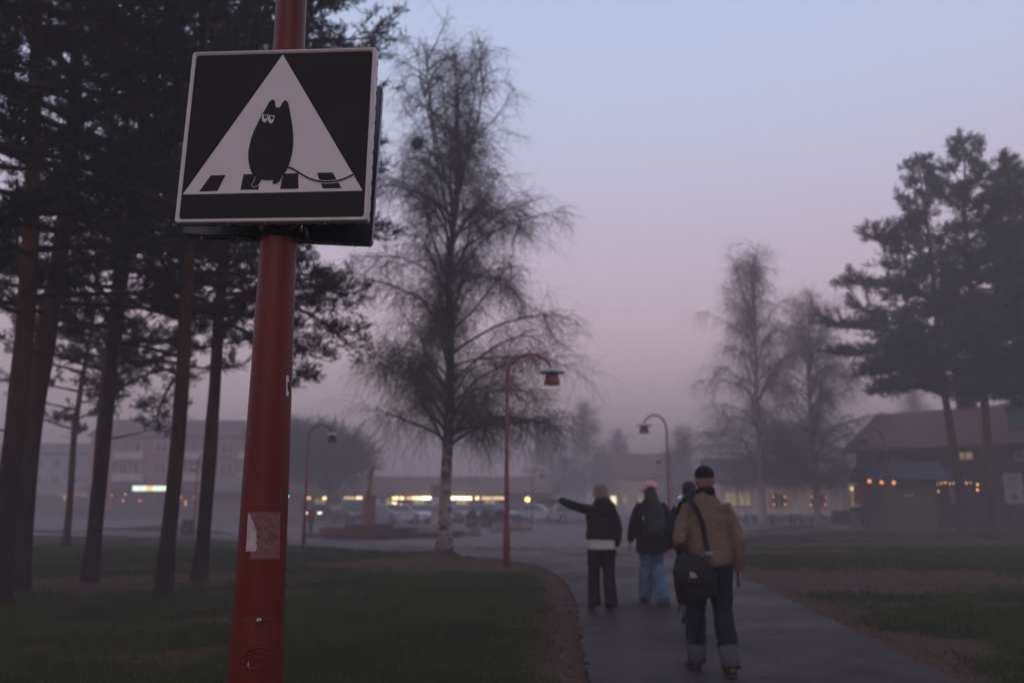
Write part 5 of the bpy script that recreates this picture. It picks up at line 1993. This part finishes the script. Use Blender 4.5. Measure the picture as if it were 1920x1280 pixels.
def head(m, c, yaw, k=1.0):
    """skull, jaw, nose, brow, lips, ears; c is the head's centre, yaw turns it to its own left"""
    rot = Matrix.Rotation(yaw, 3, 'Z')
    T = lambda x_, y_, z_: Vector(c) + rot @ Vector((x_, y_, z_)) * k
    ax = tuple(rot @ Vector((1, 0, 0)))
    rings = [(-.108, .030, .022, .052), (-.095, .042, .038, .044), (-.065, .056, .068, .022), (-.03, .067, .086, .008), (.01, .074, .096, .0), (.045, .076, .098, -.004), (.075, .070, .090, -.006),
             (.098, .054, .070, -.006), (.112, .030, .040, -.004)]
    m.loft([(T(0, y_, z_), a_ * k, b_ * k) for z_, a_, b_, y_ in rings], 18, ax)
    m.loft([(T(0, .088, .018), .007 * k, .010 * k), (T(0, .100, -.006), .011 * k, .014 * k), (T(0, .106, -.026), .016 * k, .014 * k), (T(0, .094, -.036), .013 * k, .010 * k)], 10, ax)   # nose
    m.loft([(T(-.045, .082, .028), .010 * k, .008 * k), (T(0, .094, .030), .012 * k, .010 * k), (T(.045, .082, .028), .010 * k, .008 * k)], 8, (0, 0, 1))                    # brow
    for dz in (-.056, -.066):
        m.loft([(T(-.022, .078, dz), .004 * k, .006 * k), (T(0, .088, dz), .0055 * k, .008 * k), (T(.022, .078, dz), .004 * k, .006 * k)], 8, (0, 0, 1))                    # lips
    for s in (-1, 1):
        m.loft([(T(s * .072, -.012, -.035), .010 * k, .008 * k), (T(s * .082, -.014, -.008), .016 * k, .008 * k), (T(s * .084, -.016, .018), .017 * k, .008 * k), (T(s * .078, -.014, .032), .010 * k, .007 * k)],
               10, tuple(rot @ Vector((0, 1, 0))))                                                                                                                           # ears
    return T


def eyes(T, parent, k=1.0):
    for s in (-1, 1):
        e_ = MB().ball(T(s * .031, .080, .006), .0115 * k, 10, 8).build('eye', MAT['eye'], parent, True)
        MB().ball(T(s * .031, .088, .006), .0055 * k, 8, 6).build('iris', MAT['iris'], e_, True)


def foot_loft(m, heel, d, grow_=0.0, lift=0.0):
    """shoe or foot: heel point on the ground, d the direction of the toes (may be pitched)"""
    d = Vector(d).normalized()
    sd = d.cross(Vector((0, 0, 1)))
    sd = sd.normalized() if sd.length > .1 else Vector((1, 0, 0))
    up = sd.cross(d).normalized()
    h_ = Vector(heel)
    g = grow_
    rr = [(.0, .030, .034, .040), (.03, .036, .042, .046), (.09, .040, .046, .046), (.15, .046, .034, .034), (.21, .047, .027, .027), (.25, .036, .020, .022), (.27, .018, .012, .016)]
    m.loft([(h_ + d * a_ + up * (c_ + .002), b_ + g, e_ + g * .6) for a_, b_, e_, c_ in rr], 14, tuple(sd))
    return h_ + up * .05 + d * .045


def base_person(label, loc, rz, J, head_yaw, skin, hands, female=False, k=1.0):
    """J: joints in the person's own space (facing +y). Body is one continuous mesh."""
    t = thing('person', label, 'person', loc, rz, 'people walking along the footpath', k)
    m = MB()
    sh = J['shoulder_w']
    tors = [((J['px'], J['py'], .84), .13, .10), ((J['px'], J['py'], .94), .165, .115), ((J['px'] * .7, J['py'], 1.06), .145, .10), ((J['px'] * .4, J['py'] + .01, 1.20), .16, .11), ((0, .02, 1.34), .17, .115),
            ((0, .015, 1.43), .15, .09), ((0, .012, 1.48), .075, .065), ((0, .022, 1.53), .056, .058), ((0, .03, 1.58), .054, .058)]
    m.loft(tors, 18)
    T = head(m, (J.get('hx', 0.0), .035, 1.635), head_yaw)
    for s, side in ((-1, 'l'), (1, 'r')):
        S, E, W = J['sh_' + side], J['el_' + side], J['wr_' + side]
        limb(m, seg((s * .05, .01, 1.42), S, (0, 1)) + seg(S, E, (.25, .6, 1)) + seg(E, W, (.3, .7, 1)), (.06, .058, .052, .046, .040, .041, .034, .027))
        hd = hands[side]
        hand(m, W, hd[0], hd[1], hd[2], hd[3])
        Hp, K, A = J['hip_' + side], J['kn_' + side], J['an_' + side]
        limb(m, seg(Hp, K, (0, .3, .65, 1)) + seg(K, A, (.25, .6, 1)), (.092, .085, .068, .056, .058, .045, .036))
        foot_loft(m, J['heel_' + side], J['toe_' + side])
    b = blob('body', m, skin, t, .0085, 2)
    eyes(T, t)
    return t, T


def trousers(t, J, mat, flare, top=1.04, end=.10, wide=1.0, folds=.024, waist=.165):
    m = MB()
    m.loft([((J['px'], J['py'], .80), .135, .115), ((J['px'], J['py'] - .01, .90), waist + .02, .135), ((J['px'], J['py'], top), waist, .125)], 18)
    for s, side in ((-1, 'l'), (1, 'r')):
        H_, K, A = Vector(J['hip_' + side]), Vector(J['kn_' + side]), Vector(J['an_' + side])
        d = (A - K).normalized()
        ankle = A + d * (A.z - end) / max(-d.z, .35) if d.z < -.35 else A
        limb(m, seg(H_, K, (0, .35, .7, 1)) + seg(K, ankle, (.3, .65, .9, 1)), tuple((a_ * wide, b_ * wide) for a_, b_ in ((.105, .115), (.098, .108), (.086, .094), (.078, .084), (.074 * flare, .080 * flare), (.074 * flare, .080 * flare), (.076 * flare, .084 * flare), (.076 * flare, .084 * flare))), 14)
    return blob('trousers', m, mat, t, .012, 3, folds)


def jacket(t, J, mat, hem, bulk, sleeve, name='jacket', voxel=.012, folds=.016, collar=True, hem_w=.20, hem_d=.16, extra=None):
    m = MB()
    m.loft([((J['px'] * .8, J['py'] * .8, hem), hem_w, hem_d), ((J['px'] * .8, J['py'] * .8, hem + .05), hem_w + .012, hem_d + .01), ((J['px'] * .4, .0, 1.15), .195 * bulk, .145 * bulk), ((0, .0, 1.30), .205 * bulk, .150 * bulk),
            ((0, .005, 1.39), .188 * bulk, .132 * bulk), ((0, .008, 1.44), .150 * bulk, .112), ((0, .01, 1.485), .108, .092), ((0, .015, 1.52), .085, .085)] + ([((0, .02, 1.555), .080, .085)] if collar else []), 20)
    for s, side in ((-1, 'l'), (1, 'r')):
        S, E, W = Vector(J['sh_' + side]), Vector(J['el_' + side]), Vector(J['wr_' + side])
        d = (W - E).normalized()
        limb(m, seg((s * .07, .01, 1.385), S, (0, 1)) + seg(S, E, (.3, .65, 1)) + seg(E, W + d * .01, (.35, .75, 1)),
             tuple(r * sleeve for r in (.080, .082, .080, .074, .071, .068, .062, .051)), 14)
    if extra: extra(m)
    return blob(name, m, mat, t, voxel, 4, folds)


def shoes(t, J, mat, sole_mat):
    for side in ('l', 'r'):
        m = MB()
        foot_loft(m, J['heel_' + side], J['toe_' + side], .010)
        A = Vector(J['an_' + side])
        h_ = Vector(J['heel_' + side])
        d = Vector(J['toe_' + side]).normalized()
        sd = d.cross(Vector((0, 0, 1)))
        sd = sd.normalized() if sd.length > .1 else Vector((1, 0, 0))
        up = sd.cross(d).normalized()
        m.loft([(h_ + d * .05 + up * .05, .046, .052), (h_ + d * .045 + up * .11, .048, .052)], 12, tuple(sd))
        o = blob('shoe', m, mat, t, .009, 3)
        s_ = MB()
        s_.loft([(h_ + d * -.008 + up * .004, .030, .014), (h_ + d * .05 + up * .004, .046, .016), (h_ + d * .15 + up * .004, .052, .015), (h_ + d * .23 + up * .006, .050, .014), (h_ + d * .285 + up * .012, .02, .010)], 14, tuple(sd))
        s_.build('sole', sole_mat, o, True)


MAT['sole'] = M('shoe_sole', (.03, .028, .027), .7, .2, 20, .4, 60)
MAT['black_cloth'] = cloth('black_cloth', (.012, .011, .012))
MAT['black_nylon'] = cloth('black_nylon', (.009, .009, .010), .65, .2, 6, .5, 18, spec=.22)
MAT['navy_denim'] = cloth('navy_denim', (.012, .014, .024), .9, .25, 14, .3, 60)
MAT['denim_back'] = cloth('denim_turnup', (.090, .088, .100), .9, .12, 20, .4, 60)
MAT['blue_denim'] = cloth('blue_denim', (.115, .165, .235), .9, .25, 7, .4, 40)
MAT['brown_quilt'] = cloth('brown_quilted', (.180, .122, .082), .75, .18, 5, .3, 26, True, spec=.3)
MAT['navy_knit'] = cloth('navy_knit', (.012, .014, .026), .95, .2, 20, .6, 90)
MAT['white_cotton'] = cloth('white_cotton', (.55, .50, .48), .9, .06, 6, .4, 14)
MAT['pink_cotton'] = cloth('pink_cotton', (.85, .40, .42), .85, .06, 8, .2, 60)
MAT['navy_coat'] = cloth('navy_coat', (.014, .017, .032), .8, .2, 6, .4, 20)
MAT['hair_blond'] = M('hair_blond', (.25, .19, .14), .6, .35, 30, .8, 60, stretch=(4, 4, .4), spec=.4)
MAT['hair_brown'] = M('hair_brown', (.055, .028, .018), .6, .35, 30, .8, 60, stretch=(4, 4, .4), spec=.4)
MAT['hair_dark'] = M('hair_dark', (.022, .018, .018), .7, .4, 30, .9, 60)


def std_joints(**k):
    J = dict(px=0.0, py=0.0, shoulder_w=.19, sh_l=(-.168, .005, 1.39), sh_r=(.168, .005, 1.39), el_l=(-.26, -.02, 1.14), el_r=(.26, -.02, 1.14), wr_l=(-.27, .05, .90), wr_r=(.27, .05, .90),
             hip_l=(-.09, 0, .90), hip_r=(.09, 0, .90), kn_l=(-.10, .05, .50), kn_r=(.10, .02, .50), an_l=(-.10, .0, .09), an_r=(.10, .0, .09),
             heel_l=(-.10, -.05, 0), heel_r=(.10, -.05, 0), toe_l=(-.1, 1, 0), toe_r=(.1, 1, 0))
    J.update(k)
    return J


# --- man in the brown quilted jacket
mp_ = G(1338, 1264)
J = std_joints(kn_l=(-.105, .14, .50), an_l=(-.10, .16, .095), heel_l=(-.10, .10, .012), kn_r=(.10, -.02, .50), an_r=(.095, -.20, .10), heel_r=(.095, -.25, .012), toe_r=(.14, 1, 0),
               el_l=(-.262, -.03, 1.13), wr_l=(-.20, .20, 1.04), el_r=(.258, -.05, 1.12), wr_r=(.262, -.01, .865), sh_l=(-.172, .0, 1.395), sh_r=(.172, .0, 1.395))
man, T = base_person('man in brown quilted jacket and navy beanie with a shoulder bag', (mp_.x, mp_.y, .012), R(3), J, 0.0, MAT['skin_warm'],
                     {'l': ((.3, 1, -.1), (.6, -.2, -.5), -1, (.7, .8, .85, .9)), 'r': ((0, .05, -1), (-1, 0, 0), -1, (.35, .4, .45, .5))})
trousers(man, J, MAT['navy_denim'], 1.08, wide=1.10, end=.23)
for side, s in (('l', -1), ('r', 1)):
    K, A = Vector(J['kn_' + side]), Vector(J['an_' + side])
    d = (A - K).normalized()
    a0, a1 = A + d * -.15, A + d * .025
    m = MB().loft([(a0, .082, .090), (a0.lerp(a1, .04), .086, .094), (a0.lerp(a1, .5), .084, .092), (a1, .082, .090), (a1 + d * .004, .06, .07)], 18)
    tag(m.build('trouser_turnup', MAT['denim_back'], man, True), 'grey rolled-up trouser cuff')
shoes(man, J, M('brown_shoe', (.030, .020, .015), .4, .2, 12), MAT['sole'])
jk = jacket(man, J, MAT['brown_quilt'], .905, .95, .92, folds=.028, hem_w=.190, hem_d=.160)
MB().loft([((0, .02, 1.52), .088, .092), ((0, .02, 1.555), .086, .092), ((0, .022, 1.575), .080, .086), ((0, .022, 1.565), .07, .076)], 20).build('collar', MAT['navy_knit'], man, True)
m = MB()
m.loft([((0, .030, 1.672), .080, .102), ((0, .030, 1.690), .086, .108), ((0, .028, 1.715), .086, .107), ((0, .024, 1.745), .074, .092), ((0, .020, 1.768), .048, .060), ((0, .018, 1.782), .018, .022)], 20)
m.build('beanie', MAT['navy_knit'], man, True)
# the shoulder bag is carried: a thing of its own
bgl = mp_ + Vector((-.185, -.235, .650))
bag = thing('shoulder_bag', 'black shoulder bag with a pale dome emblem on the man\'s hip', 'bag', bgl, R(10))
m = MB()
m.loft([((.02, 0, .0), .160, .08), ((.015, 0, .02), .170, .095), ((.01, 0, .12), .176, .105), ((.0, 0, .22), .180, .105), ((.01, 0, .285), .170, .095), ((.045, 0, .335), .13, .06)], 24, (1, 0, 0), .55)
blob('pouch', m, MAT['black_nylon'], bag, .012, 3, .012)
m = MB()
m.loft([((-.030, -.075, .12), .142, .045), ((-.030, -.082, .15), .154, .050), ((-.022, -.080, .24), .154, .052), ((-.01, -.06, .30), .142, .06), ((.03, -.01, .345), .12, .05)], 24, (1, 0, 0), .55)
fl_p = blob('flap', m, M('bag_flap', (.012, .012, .013), .55, .2, 8, .2, 30, spec=.3), bag, .011, 3, .006)
em = MB()                                        # half dome with three bands
for i, (r0_, r1_) in enumerate(((.0, .013), (.018, .029), (.034, .046))):
    a_ = np.linspace(0, math.pi / 2, 9)
    pts = [(r1_ * math.cos(x_), r1_ * math.sin(x_)) for x_ in a_] + [(r0_ * math.cos(x_), r0_ * math.sin(x_)) for x_ in a_[::-1]]
    MB().prism(pts, lambda p, s: (-.052 + p[0] * 1.3 - .04, -.144 + .004 * s, .195 + p[1])).build('emblem_band', MAT['white_cotton'], fl_p)
strap = catmull([(.135, -.01, .36), (.135, .045, .48), (.125, .068, .62), (.095, .085, .73), (.060, .115, .805), (.03, .18, .838), (.02, .31, .80), (.03, .40, .64), (.02, .40, .46), (-.02, .28, .34), (-.06, .06, .29)], 4)
m = MB()
b0 = 0
for i, p in enumerate(strap):
    t_ = (strap[min(i + 1, len(strap) - 1)] - strap[max(i - 1, 0)]).normalized()
    sdv = Vector((1, .15, 0))
    sdv = (sdv - t_ * sdv.dot(t_)).normalized() * .024
    nn = t_.cross(sdv).normalized() * .003
    m.v += [p - sdv - nn, p + sdv - nn, p + sdv + nn, p - sdv + nn]
for i in range(len(strap) - 1):
    for k in range(4):
        m.f.append([i * 4 + k, i * 4 + (k + 1) % 4, (i + 1) * 4 + (k + 1) % 4, (i + 1) * 4 + k])
m.build('strap', MAT['black_nylon'], bag)
MB().box((.138, -.02, .385), (.065, .02, .03)).build('buckle', M('buckle_grey', (.30, .29, .30), .4, .1, 8), bag, False, .005)
MB().tube(catmull([(-.12, -.05, .03), (-.16, -.07, -.03), (-.19, -.08, -.10)], 4), [.006] * 9, 6).build('cord', MAT['black_nylon'], bag)
MB().tube(catmull([(-.03, -.06, .02), (.0, -.09, -.04), (.06, -.09, -.02)], 4), [.010] * 9, 6).build('loose_strap', MAT['black_nylon'], bag)

# --- person pointing
wp = G(1130, 1147)
J = std_joints(sh_l=(-.175, .02, 1.40), el_l=(-.37, .18, 1.455), wr_l=(-.53, .36, 1.535), el_r=(.235, -.06, 1.15), wr_r=(.215, -.02, .90), kn_l=(-.10, .12, .49), an_l=(-.105, .06, .15), heel_l=(-.105, .01, .075), toe_l=(-.1, 1, -.28),
               kn_r=(.098, .0, .49), an_r=(.098, -.16, .09), heel_r=(.098, -.21, 0))
per, T = base_person('person in black jacket pointing left with an outstretched arm', (wp.x, wp.y, .012), R(4), J, R(62), MAT['skin'],
                     {'l': ((-.75, .62, .10), (0, 0, -1), 1, (.03, .12, .30, .45)), 'r': ((0, .1, -1), (-1, 0, 0), -1, (.3, .35, .4, .45))}, k=.975)
trousers(per, J, MAT['black_cloth'], 1.12, wide=1.08, end=.07)
shoes(per, J, MAT['black_nylon'], MAT['sole'])
m = MB().loft([((0, .0, .845), .205, .160), ((0, 0, .86), .210, .165), ((0, .0, .95), .200, .155), ((0, .0, 1.05), .185, .14)], 20)
tag(blob('shirt_hem', m, MAT['white_cotton'], per, .012, 2, .012), 'white shirt hem hanging below the jacket')
m = MB().loft([(Vector((-.53, .36, 1.535)) + Vector((-.75, .62, .22)) * q_, .036, .034) for q_ in (-.06, -.02, .02)], 12, (0, 0, 1))
m.build('shirt_cuff', MAT['white_cotton'], per, True)
jacket(per, J, MAT['black_nylon'], .985, 1.07, .92, folds=.030, hem_w=.210, hem_d=.17)
m = MB().loft([((.04, -.09, 1.30), .09, .05), ((.05, -.14, 1.37), .135, .075), ((.05, -.135, 1.45), .145, .075), ((.03, -.09, 1.51), .12, .06), ((.01, -.05, 1.55), .08, .04)], 16)
blob('hood', m, MAT['black_nylon'], per, .011, 4, .012)
m = MB()
rot = Matrix.Rotation(R(62), 3, 'Z')
hc = Vector((0, .035, 1.635))
hr_ = [(-.125, .060, .045, -.060), (-.10, .080, .060, -.055), (-.06, .088, .074, -.046), (-.02, .088, .085, -.030), (.03, .090, .100, -.016), (.075, .084, .102, -.006), (.105, .062, .078, -.002), (.122, .026, .034, 0)]
m.loft([(hc + rot @ Vector((0, y_, z_)), a_, b_) for z_, a_, b_, y_ in hr_], 18, tuple(rot @ Vector((1, 0, 0))))
blob('hair', m, MAT['hair_blond'], per, .009, 1, .022)

# --- person in the pink cap
pp = G(1226, 1131)
J = std_joints(el_l=(-.275, -.04, 1.16), wr_l=(-.315, .05, .89), el_r=(.29, -.05, 1.15), wr_r=(.325, .02, .885), kn_l=(-.10, .06, .50), an_l=(-.105, .03, .09), heel_l=(-.105, -.02, 0),
               kn_r=(.075, .05, .51), an_r=(.045, -.30, .27), heel_r=(.045, -.375, .285), toe_r=(0, .42, -.90), hip_r=(.09, 0, .9))
pk, T = base_person('person in a pink cap, dark coat and backpack with one heel lifted', (pp.x, pp.y, .012), R(2), J, R(74), MAT['skin'],
                    {'l': ((-.15, .1, -1), (1, 0, 0), 1, (.35, .4, .45, .5)), 'r': ((.1, .1, -1), (-1, 0, 0), -1, (.35, .4, .45, .5))}, k=1.01)
trousers(pk, J, MAT['blue_denim'], 1.32, wide=1.06, end=.06, folds=.030)
shoes(pk, J, MAT['black_nylon'], MAT['sole'])
jacket(pk, J, MAT['black_cloth'], .72, 1.10, 1.03, folds=.018, hem_w=.235, hem_d=.18)
rot = Matrix.Rotation(R(74), 3, 'Z')
m = MB()
m.loft([((0, -.075, 1.36), .075, .035), ((0, -.08, 1.44), .100, .045), ((0, -.062, 1.53), .098, .062), ((0, -.035, 1.60), .088, .075), ((0, .0, 1.64), .080, .088), ((0, .02, 1.665), .06, .07)], 18)
blob('hair', m, MAT['hair_brown'], pk, .009, 2, .014)
m = MB()
m.loft([(hc + rot @ Vector((0, y_, z_)), a_, b_) for z_, a_, b_, y_ in ((.002, .090, .112, -.010), (.02, .095, .118, -.010), (.065, .093, .115, -.010), (.10, .078, .095, -.010), (.13, .050, .060, -.010), (.145, .014, .016, -.010))], 20, tuple(rot @ Vector((1, 0, 0))))
cap = m.build('cap', MAT['pink_cotton'], pk, True)
m = MB()
m.prism([(.085 * math.sin(a_), .075 + .115 * math.cos(a_)) for a_ in np.linspace(-1.57, 1.57, 15)],
        lambda p, s: hc + rot @ Vector((p[0], p[1], .032 - .22 * max(p[1] - .09, 0) + .010 * s - p[0] * p[0] * 6.5)))
m.build('cap_brim', MAT['pink_cotton'], cap, True)
bpk = thing('backpack', 'black backpack on the back of the person in the pink cap', 'bag', pp + Vector((0, -.24, .95)), R(2))
m = MB()
m.loft([((0, 0, .0), .12, .06), ((0, 0, .03), .155, .085), ((0, -.01, .22), .165, .10), ((0, -.005, .40), .155, .085), ((0, .01, .50), .12, .06), ((0, .02, .535), .07, .03)], 18)
pc = blob('pouch', m, M('backpack_cloth', (.011, .011, .013), .7, .2, 6, .3, 30), bpk, .011, 3, .010)
m = MB().loft([((0, -.085, .05), .10, .03), ((0, -.10, .12), .125, .045), ((0, -.10, .20), .125, .04), ((0, -.09, .25), .10, .02)], 14)
blob('front_pocket', m, M('backpack_pocket', (.016, .015, .018), .6, .2, 6), bpk, .01, 2)
MB().tube(catmull([(-.04, .02, .52), (0, .0, .56), (.04, .02, .52)], 4), [.009] * 9, 6).build('grab_loop', MAT['black_nylon'], bpk)
MB().box((-.163, -.02, .30), (.012, .05, .07)).build('pale_tag', MAT['white_cotton'], bpk)
for s in (-1, 1):
    st = catmull([(s * .09, .03, .48), (s * .105, .10, .53), (s * .11, .22, .53), (s * .12, .34, .45)], 4)
    MB().tube(st, [.018] * len(st), 6).build('strap', MAT['black_nylon'], bpk)

# --- fourth person, mostly hidden by the man
qp = G(1302, 1168)
J = std_joints(kn_l=(-.09, .06, .49), kn_r=(.09, .10, .49), an_l=(-.09, -.14, .12), heel_l=(-.09, -.20, .04), toe_l=(-.1, 1, -.15), an_r=(.09, .10, .09), heel_r=(.09, .05, 0), el_l=(-.28, .0, 1.15), wr_l=(-.25, .14, .94), el_r=(.28, .0, 1.15), wr_r=(.25, .12, .93))
p4, T = base_person('person in a navy coat mostly hidden behind the man in the beanie', (qp.x, qp.y, .012), R(-2), J, R(-15), MAT['skin'],
                    {'l': ((0, .3, -1), (1, 0, 0), 1, (.35, .4, .45, .5)), 'r': ((0, .3, -1), (-1, 0, 0), -1, (.35, .4, .45, .5))}, k=.975)
trousers(p4, J, cloth('grey_trousers', (.075, .072, .08)), 1.05, end=.09)
shoes(p4, J, MAT['black_nylon'], MAT['sole'])
jacket(p4, J, MAT['navy_coat'], .88, 1.14, 1.08, folds=.018, hem_w=.215, hem_d=.165)
m = MB().loft([((0, -.06, 1.46), .105, .055), ((0, -.055, 1.53), .115, .07), ((0, -.03, 1.57), .10, .06)], 16)
blob('hood', m, MAT['navy_coat'], p4, .011, 3, .012)
m = MB()
hr_ = [(-.045, .076, .070, -.030), (.0, .086, .088, -.022), (.05, .092, .104, -.012), (.09, .082, .096, -.006), (.125, .05, .06, 0), (.138, .02, .02, 0)]
m.loft([(hc + Vector((0, y_, z_)), a_, b_) for z_, a_, b_, y_ in hr_], 18)
blob('hair', m, MAT['hair_dark'], p4, .009, 1, .030)
